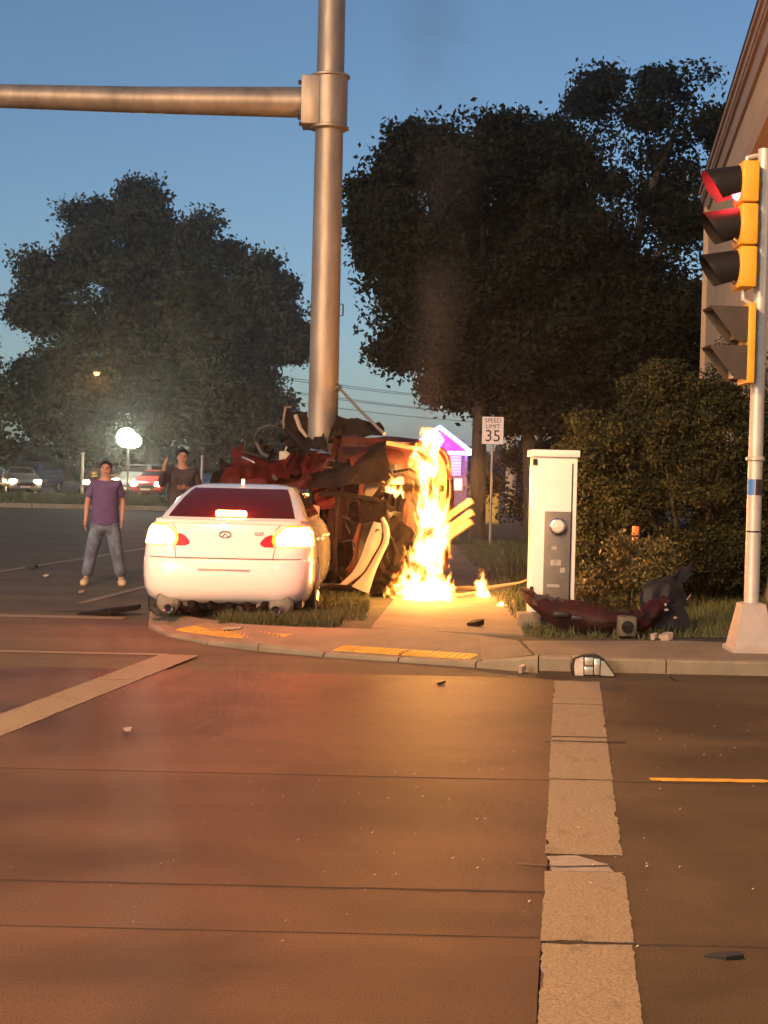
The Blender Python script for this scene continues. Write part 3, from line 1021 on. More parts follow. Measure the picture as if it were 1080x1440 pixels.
class CarShape:
    """a car body lofted through plan outlines, local x right, y forward (rear at y=0), z up"""

    def __init__(s, L, W, body, house, hood=.30, hood_y=.66, k=1.0):
        s.L, s.W, s.body, s.house, s.hood, s.hood_y, s.k = L, W, body, house, hood, hood_y, k

    def lev(s, tab, z):
        zs = [t[0] for t in tab]
        return [interp(z, zs, [t[i] for t in tab]) for i in (1, 2, 3)]

    def ring(s, w, yr, yf, k=1.0, n=4):
        k = min(k, (yf - yr) / 1.95)
        half = [(x * w, yr + y * k) for x, y in REAR]
        fr = [(x * w, yf - y * k) for x, y in FRONT]
        ya, yb = half[-1][1], fr[0][1]
        mid = [(w, ya + (yb - ya) * t) for t in (.25, .5, .75)]
        h = catmull(half + mid + fr, n)
        return [(p.x, p.y) for p in h] + [(-p.x, p.y) for p in reversed(h[1:-1])]

    def zdrop(s, y, z):
        t = max(0, (y / s.L - s.hood_y) / (1 - s.hood_y))
        return z - s.hood * (t ** 1.3) * max(0, (z - .45) / .62) if z > .45 else z

    def y_rear(s, x, z):
        w, yr, yf = s.lev(s.body, z)
        fr = min(1.0, abs(x) / w)
        xs = [p[0] for p in REAR]
        ys = [p[1] for p in REAR]
        pts = catmull([(a, b) for a, b in REAR], 6)
        return yr + interp(fr, [p.x for p in pts], [p.y for p in pts]) * s.k

    def loft(s, tab, drop=True, k=1.0):
        mb = MB()
        rings = []
        for (z, w, yr, yf) in tab:
            rings.append([(x, y, s.zdrop(y, z) if drop else z) for x, y in s.ring(w, yr, yf, k)])
        n = len(rings[0])
        vs_ = [p for r in rings for p in r]
        fs_ = []
        for i in range(len(rings) - 1):
            for j in range(n):
                fs_.append((i * n + j, i * n + (j + 1) % n, (i + 1) * n + (j + 1) % n, (i + 1) * n + j))
        top = rings[-1]
        h = n // 2
        o = (len(rings) - 1) * n
        for (base, flip) in ((0, True), (o, False)):      # cap by strips across the car
            for j in range(h):
                a, b = base + j, base + j + 1
                c, d = base + (n - j - 1) % n, base + (n - j) % n
                q = [a, b, c, d] if j else [a, b, c]
                if j == h - 1:
                    q = [a, b, d]
                q = list(dict.fromkeys(q))
                if len(q) > 2:
                    fs_.append(tuple(q))
        mb.add(vs_, fs_)
        return mb

    def cut_wheels(s, me, ys, r, zc, inner):
        bm = bmesh.new()
        for y in ys:
            for sgn in (-1, 1):
                mtx = Matrix.Translation((sgn * (s.W / 2 - inner / 2 + .1), y, zc)) @ Matrix.Rotation(RAD(90), 4, 'Y')
                bmesh.ops.create_cone(bm, cap_ends=True, segments=28, radius1=r, radius2=r, depth=inner + .2, matrix=mtx)
        cm = bpy.data.meshes.new('cut')
        bm.to_mesh(cm)
        bm.free()
        a = bpy.data.objects.new('tmpa', me)
        b = bpy.data.objects.new('tmpb', cm)
        COL.objects.link(a)
        COL.objects.link(b)
        md = a.modifiers.new('b', 'BOOLEAN')
        md.operation = 'DIFFERENCE'
        md.object = b
        md.solver = 'EXACT'
        dg = bpy.context.evaluated_depsgraph_get()
        out = bpy.data.meshes.new_from_object(a.evaluated_get(dg))
        bpy.data.objects.remove(a)
        bpy.data.objects.remove(b)
        out.shade_smooth()
        out.set_sharp_from_angle(angle=RAD(38))
        return out


def wheel(parent, x, y, z, r=.325, w=.22):
    s = 1 if x > 0 else -1
    t = MB().lathe([(r * .62, -w / 2), (r * .92, -w / 2), (r, -w * .36), (r, w * .36), (r * .92, w / 2), (r * .62, w / 2)], (x, y, z), 'x', 26).build('wheel', tyre_m, parent)
    mb = MB().lathe([(r * .60, 0), (r * .64, .012), (r * .56, -.03), (.06, -.035), (.0, -.02)] if s > 0 else [(r * .60, 0), (r * .64, -.012), (r * .56, .03), (.06, .035), (.0, .02)], (x + s * w * .42, y, z), 'x', 26)
    for k in range(5):
        a = k * 1.2566
        mb.tube([(x + s * w * .44, y + .05 * math.cos(a), z + .05 * math.sin(a)), (x + s * w * .46, y + r * .6 * math.cos(a), z + r * .6 * math.sin(a))], [.04, .03], 6)
    mb.build('rim', rim_m, t)
    return t


# ---- white sedan
SED = CarShape(4.75, 1.77,
               [(.24, .80, .16, 4.62), (.30, .845, .06, 4.70), (.40, .875, .01, 4.74), (.52, .885, 0, 4.75), (.64, .887, .012, 4.74), (.69, .886, .03, 4.73), (.70, .884, .05, 4.72),
                (.80, .880, .075, 4.70), (.92, .866, .105, 4.66), (1.00, .838, .125, 4.60), (1.055, .795, .145, 4.55), (1.075, .765, .185, 4.50), (1.085, .73, .30, 4.42)],
               None, hood=.36, hood_y=.60)
SED_H = [(.98, .80, .34, 3.55), (1.075, .775, .50, 3.30), (1.12, .755, .60, 3.18), (1.20, .715, .80, 2.98), (1.30, .66, 1.08, 2.72), (1.37, .612, 1.32, 2.50), (1.415, .56, 1.52, 2.32), (1.44, .46, 1.72, 2.15), (1.448, .30, 1.86, 2.05)]
sedan = thing('white_sedan', 'white sedan with blazing brake lamps stopped nose-first against the wreck', 'car', (-1.60, 14.95, .005), RAD(-1.0))
me = SED.loft(SED.body).mesh('body', car_white, 38)
me = SED.cut_wheels(me, (1.02, 3.86), .37, .34, .30)
me.materials.clear()
me.materials.append(car_white)
body = bpy.data.objects.new('body', me)
COL.objects.link(body)
body.parent = sedan
SED.loft(SED_H, drop=False, k=.62).build('cabin', car_white, body, 50)


def lvl(tab, z, i):
    return interp(z, [t[0] for t in tab], [t[i] for t in tab])


def rear_glass(tab, z0, z1, frac, k, off):
    pts = catmull(REAR, 6)
    px_, py_ = [p.x for p in pts], [p.y for p in pts]

    def f(u, v):
        z = z0 + (z1 - z0) * v
        w = lvl(tab, z, 1)
        fr = (u * 2 - 1) * frac
        return (fr * w, lvl(tab, z, 2) + interp(abs(fr), px_, py_) * k - off, z + off * .6)
    return f


MB().grid(rear_glass(SED_H, 1.10, 1.392, .865, .62, .008), 16, 8).build('rear_window', M('brake-glow rear glass', (.07, .008, .008), .35, spec=.10), body)  # red glow of the high brake lamp put into the glass colour


def side_glass(tab, y0b, y1b, y0t, y1t, z0, z1, s, off=.008):
    def f(u, v):
        z = z0 + (z1 - z0) * v
        y = (y0b + (y0t - y0b) * v) * (1 - u) + (y1b + (y1t - y1b) * v) * u
        return (s * (lvl(tab, z, 1) + off), y, z)
    return f


for s in (-1, 1):
    MB().grid(side_glass(SED_H, 1.12, 2.02, 1.62, 2.0, 1.10, 1.36, s), 6, 6).build('side_window', glass_dark, body)
    MB().grid(side_glass(SED_H, 2.08, 2.85, 2.06, 2.28, 1.10, 1.36, s), 6, 6).build('side_window', glass_dark, body)
    for y in (1.55, 2.62):
        MB().tube([(s * .887, y, .86), (s * .905, y + .03, .865), (s * .905, y + .19, .865), (s * .887, y + .22, .86)], .014, 8).build('door_handle', car_white, body)
    if s < 0:
        MB().box((s * .93 - .08, 2.98, .98), (s * .93 + .08, 3.06, 1.12), .03).build('wing_mirror', car_white, body)
        MB().box((s * .855 - .05, 2.98, 1.02), (s * .855 + .05, 3.05, 1.05)).build('mirror_stalk', black, body, smooth=0)
    for y in (1.02, 3.86):
        wheel(sedan, s * .775, y, .345)


def rear_poly(shape, poly, off, thick=.012, nx=10, nz=6):
    """a lamp or panel on the rear face: poly rows = [(z, x0, x1)] from bottom to top"""
    zs = [r[0] for r in poly]

    def f(u, v):
        z = zs[0] + (zs[-1] - zs[0]) * v
        x0 = interp(z, zs, [r[1] for r in poly])
        x1 = interp(z, zs, [r[2] for r in poly])
        x = x0 + (x1 - x0) * u
        xx = max(-.996 * lvl(shape.body, z, 1), min(.996 * lvl(shape.body, z, 1), x))
        return (xx + (.004 if xx > .8 else -.004 if xx < -.8 else 0), shape.y_rear(xx, z) - off, z)
    return MB().grid(f, nx, nz, thick=(0, thick, 0))


for s in (-1, 1):
    def flip(p):
        return [(z, s * a, s * b) for z, a, b in p]
    lampo = rear_poly(SED, flip([(.825, .50, .872), (.87, .46, .868), (.95, .48, .856), (1.0, .55, .835), (1.04, .62, .80)]), .006).build('taillight', brake_rim, body)
    rear_poly(SED, flip([(.835, .53, .862), (.90, .505, .858), (.96, .53, .848), (1.02, .61, .812)]), .013).build('brake_lamp', brake_core, lampo)
    rear_poly(SED, flip([(.825, .40, .50), (.85, .35, .485), (.89, .37, .47), (.93, .41, .478), (.945, .45, .48)]), .007).build('reflector_lens', red_lens, lampo)
    # muffler and tip hanging below the torn valance
    mf = MB().lathe([(.03, -.13), (.105, -.125), (.125, -.105), (.13, 0), (.13, .36), (.12, .42), (.02, .44)], (s * .57, .24, .25), 'y', 22).build('muffler', alu_dull, sedan)
    MB().lathe([(.036, .12), (.036, 0), (.048, -.01), (.05, .0), (.05, .12)], (s * .54, -.03, .20), 'y', 18).build('exhaust_tip', chrome, mf)
    MB().lathe([(.034, .004), (0, .004)], (s * .54, -.02, .20), 'y', 14).build('exhaust_bore', black, mf)
MB().tube([(-.5, .4, .26), (-.2, .5, .24), (.2, .5, .24), (.5, .4, .26)], .03, 8).build('exhaust_pipe', dark_steel, sedan)
mb = MB()
rg = random.Random(3)
mb.grid(lambda u, v: (-.46 + .92 * u, .13 + .03 * math.sin(u * 31) + .03 * rg.random(), .315 - v * (.12 + .05 * math.sin(u * 17) * v)), 28, 4, thick=(0, .03, 0))
mb.build('torn_valance', burnt, sedan, 20)
MB().box((-.78, .3, .2), (.78, 4.3, .30)).build('underbody', black, sedan, smooth=0)
lid = rear_poly(SED, [(.716, -.44, .44), (.72, -.50, .50), (.80, -.55, .55), (.818, -.56, .56)], .004, .01, 12, 4).build('boot_lid_panel', car_white, body)
MB().tube([(x, SED.y_rear(x, .705) - .0045, .705) for x in [(-.84 + 1.68 * i / 20) for i in range(21)]], .0045, 4).build('bumper_seam', M('panel gap', (.08, .07, .06), .7), body)
for s in (-1, 1):
    MB().tube([(s * (.49 + .02 * t), SED.y_rear(s * (.49 + .02 * t), .71 + .115 * t) - .004, .71 + .115 * t) for t in (0, .33, .66, 1)], .004, 4).build('boot_seam', MATS['panel gap'], body)
    MB().tube([(s * (.50 + .05 * t), SED.y_rear(s * (.50 + .05 * t), 1.0 + .045 * t) - .004, .985 + .06 * t) for t in (0, .5, 1)], .004, 4).build('boot_seam', MATS['panel gap'], body)
# badge ring and letters, lip spoiler, number plate light bar, aerial fin, third brake lamp
mb = MB()
ring = [(.058 * math.cos(a), SED.y_rear(0, .94) - .010, .945 + .034 * math.sin(a)) for a in [2 * math.pi * i / 20 for i in range(21)]]
mb.tube(ring, .006, 6)
mb.tube([(-.03, ring[0][1], .922), (0, ring[0][1], .955), (.03, ring[0][1], .922)], .005, 6)
mb.build('badge', chrome, body)
text_mesh('G37', .052, chrome, 'badge_lettering', body, (.34, SED.y_rear(.34, .955) - .010, .955), (RAD(90), 0, RAD(4)), .004)
MB().grid(lambda u, v: ((u * 2 - 1) * .74, SED.y_rear((u * 2 - 1) * .74, 1.05) - .012 + .08 * v, 1.066 + .026 * math.sin(v * math.pi) + .0 * u), 18, 6, thick=(0, 0, -.012)).build('boot_spoiler', car_white, body)
MB().box((-.26, SED.y_rear(0, .60) - .018, .592), (.26, SED.y_rear(0, .60) + .01, .602)).build('plate_seam', M('plate seam', (.45, .42, .33), .5), body, smooth=0)
MB().prism([(0, 0), (.16, 0), (.02, .065)], 'x', -.018, .018).build('aerial_fin', car_white, body, smooth=0).location = (0.0, 1.62, 1.434)
b3 = MB().box((-.16, 0, 0), (.16, .03, .075), .02).build('high_brake_lamp', brake_core, body)
b3.location = (0.0, lvl(SED_H, 1.13, 2) - .045, 1.10)
MB().box((-.175, .0, 0), (.175, .05, .02), .006).build('lamp_housing', black, b3)
lamp('high_brake_glow', (0, .36, 1.22), (1, .04, .02), 6, .05, sedan)
mp = MB().grid(lambda u, v: (.86 + .03 * v, 4.1 + .5 * u, .35 + .35 * v), 3, 3, thick=(.01, 0, 0))
for s in (-1, 1):
    lamp('brake_glow', (s * .70, -.55, .85), (1, .05, .03), 7, .08, sedan)
    lamp('brake_glow', (s * 1.02, .45, .95), (1, .05, .03), 5, .05, sedan)

# ================================================================== OTHER VEHICLES (far car park)
SEDC = CarShape(4.6, 1.8, [(.24, .78, .16, 4.4), (.34, .86, .03, 4.56), (.55, .89, 0, 4.6), (.75, .89, .04, 4.56), (.95, .85, .12, 4.5), (1.02, .78, .2, 4.4)], None, .30, .6)
SEDC_H = [(.95, .78, .4, 3.5), (1.1, .74, .7, 3.1), (1.25, .68, 1.05, 2.75), (1.38, .58, 1.5, 2.4), (1.43, .40, 1.8, 2.1)]
SUVC = CarShape(4.7, 1.9, [(.30, .80, .16, 4.5), (.42, .90, .03, 4.66), (.65, .94, 0, 4.7), (.9, .94, .03, 4.66), (1.08, .91, .06, 4.6), (1.14, .86, .10, 4.5)], None, .30, .68)
SUVC_H = [(1.06, .88, .10, 3.7), (1.3, .83, .22, 3.35), (1.5, .77, .34, 3.05), (1.66, .68, .55, 2.75), (1.73, .52, .9, 2.4)]


def parked(name, label, loc, rz, shape, house, paint, lit='front', group='vehicles in the far car park', rails=False):
    t = thing(name, label, 'car', loc, rz, group)
    me = shape.loft(shape.body).mesh('body', paint, 38)
    me = shape.cut_wheels(me, (.95, shape.L - .9), .36, .34, .3)
    me.materials.clear()
    me.materials.append(paint)
    b = bpy.data.objects.new('body', me)
    COL.objects.link(b)
    b.parent = t
    shape.loft(house, drop=False, k=.6).build('cabin', paint, b, 50)
    z0, z1 = house[1][0], house[-2][0] - .03
    MB().grid(rear_glass(house, z0, z1, .84, .6, .01), 8, 4).build('rear_window', glass_dark, b)

    def wind(u, v):
        p = rear_glass([(a, w, 0, 0) for a, w, _, _ in house], z0, z1, .84, .6, .01)(u, v)
        z = z0 + (z1 - z0) * v
        return (p[0], lvl(house, z, 3) - (p[1]) + .012, z + .01)
    MB().grid(wind, 8, 4).build('windscreen', glass_dark, b)
    for s in (-1, 1):
        yb0, yb1 = lvl(house, z0, 2) + .55, lvl(house, z0, 3) - .5
        yt0, yt1 = lvl(house, z1, 2) + .35, lvl(house, z1, 3) - .3
        MB().grid(side_glass(house, yb0, yb1, yt0, yt1, z0, z1, s, .01), 4, 4).build('side_window', glass_dark, b)
        for y in (.95, shape.L - .9):
            wheel(t, s * (shape.W / 2 - .13), y, .34)
        y_f = shape.L - .16
        zf = .68 if shape is SEDC else .80
        MB().box((s * .62 - .17, y_f - .12, zf - .10), (s * .62 + .17, y_f + .06, zf + .10), .04).build('headlight', head_lit if lit == 'front' else lens_off, b)
        zr = .82 if shape is SEDC else .95
        MB().box((s * .70 - .12, -.0, zr - .09), (s * .70 + .12, .16, zr + .09), .03).build('taillight', brake_rim if lit == 'rear' else red_lens, b)
        if rails:
            MB().tube([(s * .62, .7, house[-1][0] + .0), (s * .62, .75, house[-1][0] + .06), (s * .62, 2.3, house[-1][0] + .06), (s * .62, 2.4, house[-1][0])], .02, 6).build('roof_rail', chrome, b)
    MB().box((-.45, shape.L - .06, .46), (.45, shape.L - .0, .62), .01).build('grille', black, b)
    MB().box((-.26, shape.L - .02, .36), (.26, shape.L + .012, .46)).build('number_plate', M('pale plate', (.6, .5, .45), .5), b, smooth=0)
    return t


navy = M('dark blue car paint', (.02, .03, .06), .25, coat=1)
grey_p = M('grey car paint', (.20, .20, .21), .3, .4, coat=1)
black_p = M('black car paint', (.012, .012, .014), .22, coat=1)
red_p = M('red car paint', (.30, .02, .02), .3, coat=1)
zp = .10
parked('parked_suv', 'dark blue utility vehicle with lit headlamps in the far car park', (-18.9, 84.5, zp), RAD(180 - 12), SUVC, SUVC_H, navy)
parked('parked_car', 'grey car cut off by the picture edge with one lit headlamp', (-21.6, 83.0, zp), RAD(180 + 6), SEDC, SEDC_H, grey_p)
parked('parked_car', 'black sedan with lit headlamps between the two dark blue vehicles', (-16.6, 85.2, zp), RAD(180 + 14), SEDC, SEDC_H, black_p)
parked('parked_car', 'dark blue car with glowing red tail lamps seen from behind', (-15.4, 82.0, zp), RAD(-14), SEDC, SEDC_H, navy, 'rear')
parked('parked_suv', 'grey roof-railed utility vehicle with lit headlamps under the floodlight', (-13.0, 84.0, zp), RAD(180 - 10), SUVC, SUVC_H, grey_p, rails=True)
parked('parked_car', 'black car with red tail lamps behind the second standing person', (-10.9, 80.0, zp), RAD(-20), SEDC, SEDC_H, black_p, 'rear')

parked('parked_car', 'grey sedan in the far car park just left of the violet-shirted person', (-19.9, 80.6, zp), RAD(180 + 20), SEDC, SEDC_H, grey_p)
parked('parked_car', 'red car with lit headlamps behind the verge post', (-12.0, 81.5, zp), RAD(180 - 4), SEDC, SEDC_H, red_p)

# floodlight, sodium street lamp, verge posts
fl = thing('floodlight', 'dazzling greenish white floodlight cluster on a pole above parked cars', 'floodlight', (-13.6, 79.0, .13))
MB().tube([(0, .1, 0), (0, .1, 3.6)], .06, 8).build('pole', dark_steel, fl)
MB().box((-.5, .04, 2.95), (.5, .10, 3.03), .01).build('frame', dark_steel, fl)
fl_m = M('floodlight glass', (.9, 1, .9), .2, emit=(.88, 1.0, .74), estr=60)
for (x, z, r) in ((-.10, 3.06, 1.45), (.34, 2.90, 1.0)):
    MB().lathe([(.33 * r, .05), (.35 * r, -.05), (.27 * r, -.09), (0, -.12)], (x, 0, z), 'y', 22).build('lamp_glass', fl_m, fl)
lamp('flood_glow', (0, -.6, 3.1), (.88, 1, .78), 550, .4, fl).data.specular_factor = .2
sl_ = thing('street_lamp', 'orange sodium street lamp glowing through the tree leaves', 'street lamp', (-16.9, 87.3, .10))
MB().tube([(0, 1, 0), (0, 1, 6.6), (0, .6, 7.0), (0, 0, 7.1)], [.09, .06, .05, .04], 8).build('pole', dark_steel, sl_)
lh = MB().box((-.2, -.45, 7.0), (.2, .1, 7.18), .05).build('lamp_head', dark_steel, sl_)
MB().lathe([(.17, 0), (.16, -.10), (.09, -.17), (0, -.19)], (0, -.2, 7.02), 'z', 16).build('lamp_glass', M('sodium lamp', (1, .6, .2), .3, emit=(1, .40, .04), estr=5), lh)
lamp('sodium_glow', (0, -.35, 6.75), (1, .45, .10), 60, .15, sl_)
for (x, lab) in ((-15.9, 'pale post on the verge left of the floodlight'), (-9.6, 'pale post on the verge right of the second person')):
    pp = thing('post', lab, 'post', (x, 78.5, .13))
    MB().tube([(0, 0, 0), (0, 0, 2.15)], .07, 10).build('shaft', M('pale post paint', (.20, .15, .11), .7), pp)
    MB().lathe([(.11, 0), (.13, .02), (.08, .08), (0, .1)], (0, 0, 2.13), 'z', 10).build('cap', MATS['pale post paint'], pp)


# unseen street lamp, added to light the road and the sedan's rear
nl = thing('street_lamp', 'unseen sodium street lamp added beside the viewer to light the crossing', 'street lamp', (-7.2, 4.6, -.012))
MB().tube([(0, 0, 0), (0, 0, 8.2), (.3, 0, 8.9), (1.2, 0, 9.2), (3.2, 0, 9.25)], [.13, .085, .075, .06, .05], 12).build('pole', steel, nl)
MB().box((-.22, -.22, 0), (.22, .22, .06), .01).build('base_plate', steel, nl)
nh = MB().box((3.1, -.17, 9.18), (3.85, .17, 9.36), .06).build('lamp_head', steel, nl)
MB().lathe([(.15, 0), (.14, -.06), (.08, -.12), (0, -.135)], (3.55, 0, 9.19), 'z', 16).build('lamp_glass', MATS['sodium lamp'], nh)
nd = bpy.data.lights.new('added_sodium_light', 'SPOT')
nd.energy = 3400
nd.color = (1, .52, .20)
nd.spot_size = RAD(150)
nd.spot_blend = .6
nd.shadow_soft_size = .25
no = bpy.data.objects.new('added_sodium_light', nd)
COL.objects.link(no)
no.parent = nl
no.location = (3.55, .1, 8.95)
no.rotation_euler = (RAD(25), 0, 0)


# ================================================================== PEOPLE
def skin_obj(name, V, E, R, mats, parent, sub=2):
    me = bpy.data.meshes.new(name)
    me.from_pydata(V, E, [])
    o = bpy.data.objects.new(name, me)
    COL.objects.link(o)
    sk = o.modifiers.new('s', 'SKIN')
    for i, r in enumerate(R):
        sv = me.skin_vertices[0].data[i]
        sv.radius = r if isinstance(r, tuple) else (r, r)
        sv.use_root = (i == 0)
    sb = o.modifiers.new('d', 'SUBSURF')
    sb.levels = sb.render_levels = sub
    dg = bpy.context.evaluated_depsgraph_get()
    m2 = bpy.data.meshes.new_from_object(o.evaluated_get(dg))
    bpy.data.objects.remove(o)
    m2.materials.clear()
    m2.materials.append(mats)
    m2.shade_smooth()
    q = bpy.data.objects.new(name, m2)
    COL.objects.link(q)
    q.parent = parent
    return q


def person(label, loc, rz, H, shirt, trousers, hair, shoes, pose='stand', sleeve='short', cap=False, group=None):
    t = thing('person', label, 'person', loc, rz, group)
    k = H / 1.75
    t.scale = (k, k, k)
    if pose == 'stand':
        elb = [(-.25, .03, 1.16), (.245, .05, 1.17)]
        wri = [(-.265, -.03, .92), (.24, -.06, .95)]
        kne = [(-.17, -.02, .50), (.16, -.02, .50)]
        ank = [(-.25, .02, .085), (.24, .02, .085)]
    elif pose == 'folded':
        elb = [(-.31, -.08, 1.22), (.27, -.02, 1.17)]
        wri = [(-.27, -.17, 1.47), (.04, -.21, 1.20)]
        kne = [(-.12, -.02, .50), (.12, -.02, .50)]
        ank = [(-.14, .02, .085), (.15, .02, .085)]
    V = [(0, 0, .96), (0, .01, 1.14), (0, 0, 1.32), (0, .005, 1.45), (0, -.01, 1.53), (0, -.022, 1.585), (0, -.015, 1.655), (0, -.008, 1.715)]
    R = [(.15, .10), (.135, .10), (.165, .115), (.075, .07), (.053, .055), (.062, .075), (.078, .095), (.055, .07)]
    E = [(i, i + 1) for i in range(7)]

    def add(p, r, frm):
        V.append(p)
        R.append(r)
        E.append((frm, len(V) - 1))
        return len(V) - 1
    add((0, -.118, 1.640), .012, 6)                                            # nose
    for s, i in ((-1, 0), (1, 1)):
        add((s * .086, .0, 1.645), .014, 6)                                    # ear
        sh_ = add((s * .165, .005, 1.425), .062, 3)
        e = add(elb[i], .043, sh_)
        w = add(wri[i], .028, e)
        d = (Vector(wri[i]) - Vector(elb[i])).normalized()
        pal = Vector(wri[i]) + d * .06
        pm = add(tuple(pal), (.034, .022), w)
        fw = Vector((0, -1, 0)) if pose == 'stand' else Vector((0, 0, 1))
        for q in range(4):
            a = pal + d * .035 + fw * (.024 - q * .016)
            f1 = add(tuple(a), .010, pm)
            f2 = add(tuple(a + d * (.032, .038, .034, .026)[q] + Vector((-s * .006, -.004, 0))), .009, f1)
            add(tuple(a + d * (.055, .065, .06, .045)[q] + Vector((-s * .02, -.006, 0))), .007, f2)
        th = add(tuple(pal - d * .03 + fw * .035), .011, pm)
        add(tuple(pal + d * .012 + fw * .055), .009, th)
        hp = add((s * .095, 0, .90), (.09, .095), 0)
        kn = add(kne[i], .062, hp)
        an = add(ank[i], .042, kn)
        add((ank[i][0] + s * .03, -.12, .045), .036, an)
    skin_obj('body', V, E, R, skin_m, t)
    # shirt
    V2 = [(0, 0, .80), (0, .0, .90), (0, .01, 1.14), (0, 0, 1.32), (0, .005, 1.43), (0, 0, 1.475)]
    R2 = [(.215, .155), (.215, .155), (.195, .145), (.205, .15), (.105, .09), (.078, .075)]
    E2 = [(i, i + 1) for i in range(5)]
    for s, i in ((-1, 0), (1, 1)):
        V2.append((s * .165, .005, 1.42))
        R2.append(.084)
        E2.append((4, len(V2) - 1))
        a, b, c = Vector((s * .165, .005, 1.42)), Vector(elb[i]), Vector(wri[i])
        V2.append(tuple(a.lerp(b, .80 if sleeve == 'short' else 1)))
        R2.append(.068 if sleeve == 'short' else .058)
        E2.append((len(V2) - 2, len(V2) - 1))
        if sleeve != 'short':
            V2.append(tuple(b.lerp(c, .95)))
            R2.append(.043)
            E2.append((len(V2) - 2, len(V2) - 1))
    skin_obj('shirt' if sleeve == 'short' else 'jacket', V2, E2, R2, shirt, t)
    V3 = [(0, 0, 1.08), (0, 0, .9)]
    R3 = [(.17, .12), (.185, .13)]
    E3 = [(0, 1)]
    for s, i in ((-1, 0), (1, 1)):
        V3 += [(s * .1, 0, .84), kne[i], (ank[i][0], ank[i][1], .11)]
        R3 += [(.125, .125), .098, .082]
        n = len(V3)
        E3 += [(1, n - 3), (n - 3, n - 2), (n - 2, n - 1)]
    skin_obj('trousers', V3, E3, R3, trousers, t)
    for s, i in ((-1, 0), (1, 1)):
        a = ank[i]
        skin_obj('shoe', [(a[0], .05, .05), (a[0] + s * .015, -.06, .045), (a[0] + s * .03, -.17, .035)], [(0, 1), (1, 2)], [(.066, .07), (.07, .062), (.058, .048)], shoes, t)
    # hair cap with an uneven hairline
    def hf(u, v):
        a = 2 * math.pi * u
        front = max(0, math.cos(a - math.pi * 1.5))
        el = math.pi / 2 * (1 - v * (1.30 - .85 * front ** 2))
        rr = 1.04 + .02 * math.sin(a * 5 + v * 4)
        return (.084 * rr * math.cos(el) * math.cos(a), -.004 + .098 * rr * math.cos(el) * math.sin(a), 1.665 + .092 * rr * math.sin(el))
    MB().grid(hf, 24, 8).build('hair', hair, t)
    for s in (-1, 1):
        MB().lathe([(0, .0), (.011, .005), (0, .012)], (s * .031, -.108, 1.655), 'y', 8).build('eye', black, t)
    MB().tube([(-.022, -.098, 1.585), (0, -.104, 1.583), (.022, -.098, 1.585)], .005, 6).build('mouth', M('lips', (.26, .09, .08), .5), t)
    return t


shirt_p = M('violet blue cotton', (.105, .065, .165), .9, var=.15, scale=12, bump=.4, bscale=18)
denim = M('worn blue denim', (.12, .15, .22), .9, var=.6, scale=7, bump=.3, bscale=30)
dk_hair = M('dark hair', (.015, .011, .01), .7, bump=.4, bscale=120)
tan_shoe = M('tan shoe leather', (.55, .42, .26), .6)
grey_jkt = M('dark grey jacket cloth', (.055, .04, .045), .9, var=.35, scale=8, bump=.3, bscale=20)
person('person in violet-blue T-shirt and jeans standing on the street', (-3.80, 20.35, -.012), RAD(8), 1.70, shirt_p, denim, dk_hair, tan_shoe)
person('person in dark grey jacket with one hand raised behind the white sedan', (-3.15, 23.2, -.012), RAD(14), 1.92, grey_jkt, M('black trousers', (.02, .02, .022), .9), dk_hair, black, 'folded', 'long')


# ================================================================== WRECK
def bw(mb, name, m, parent, smooth=30, root=None):
    """link a mesh built in world coordinates under a thing (or a part of a thing standing at root)"""
    o = Vector((root or parent).location)
    mb.v = [(x - o.x, y - o.y, z - o.z) for x, y, z in mb.v]
    return mb.build(name, m, parent, smooth)


def crumple(A, B, C_, D, nu, nv, amp, freq, seed, thick=(0, .012, 0), bulge=(0, 0, 0), edge=.0):
    """torn, dented sheet metal between four corners"""
    A, B, C_, D = [Vector(p) for p in (A, B, C_, D)]
    bu = Vector(bulge)
    so = Vector((seed * 3.1, seed * 1.7, seed))

    def f(u, v):
        p = A.lerp(B, u).lerp(D.lerp(C_, u), v) + bu * (math.sin(math.pi * u) * math.sin(math.pi * v))
        q = p * freq + so
        n_ = Vector((mnoise.noise(q), mnoise.noise(q + Vector((9, 3, 1))), mnoise.noise(q + Vector((2, 7, 5)))))
        k = abs(mnoise.noise(q * 2.3)) * .6
        e = edge * (1 if (v < .01 or v > .99 or u < .01 or u > .99) else 0)
        return p + n_ * amp + Vector((0, k * amp, -k * amp * .5)) + Vector((mnoise.noise(q * 5), 0, mnoise.noise(q * 5 + so))) * e
    return MB().grid(f, nu, nv, thick=thick)


wk = thing('wrecked_car', 'burning maroon car torn open on its side around the steel mast', 'wrecked car', (-.2, 18.9, .085))
scorched_panel = M('half burnt panel', (.12, .07, .04), .75, col2=(.03, .02, .016), scale=5, bump=.6, bscale=16)
# cabin shell lying on its side, opening towards the viewer
sh_back = bw(crumple((-.95, 19.35, .12), (.55, 19.3, .12), (.55, 19.35, 1.95), (-.95, 19.5, 1.6), 12, 10, .10, 2.2, 1), 'floor_pan', interior, wk)
bw(crumple((-.98, 18.45, .16), (.30, 18.2, .14), (.45, 19.35, .12), (-.95, 19.35, .14), 10, 6, .05, 3, 2, (0, 0, .02)), 'lower_side', burnt, wk)
bw(crumple((-.92, 18.45, 1.38), (.06, 18.35, 1.55), (.02, 18.60, 2.00), (-.62, 18.95, 1.80), 14, 8, .07, 2.6, 3, (0, .03, 0), (0, -.10, .03), .03), 'roof_panel', burnt, wk)
bw(crumple((-.98, 18.45, .16), (-.96, 19.3, .14), (-.95, 19.4, 1.5), (-.9, 18.5, 1.38), 6, 10, .06, 3, 5, (.012, 0, 0)), 'bulkhead', burnt, wk)
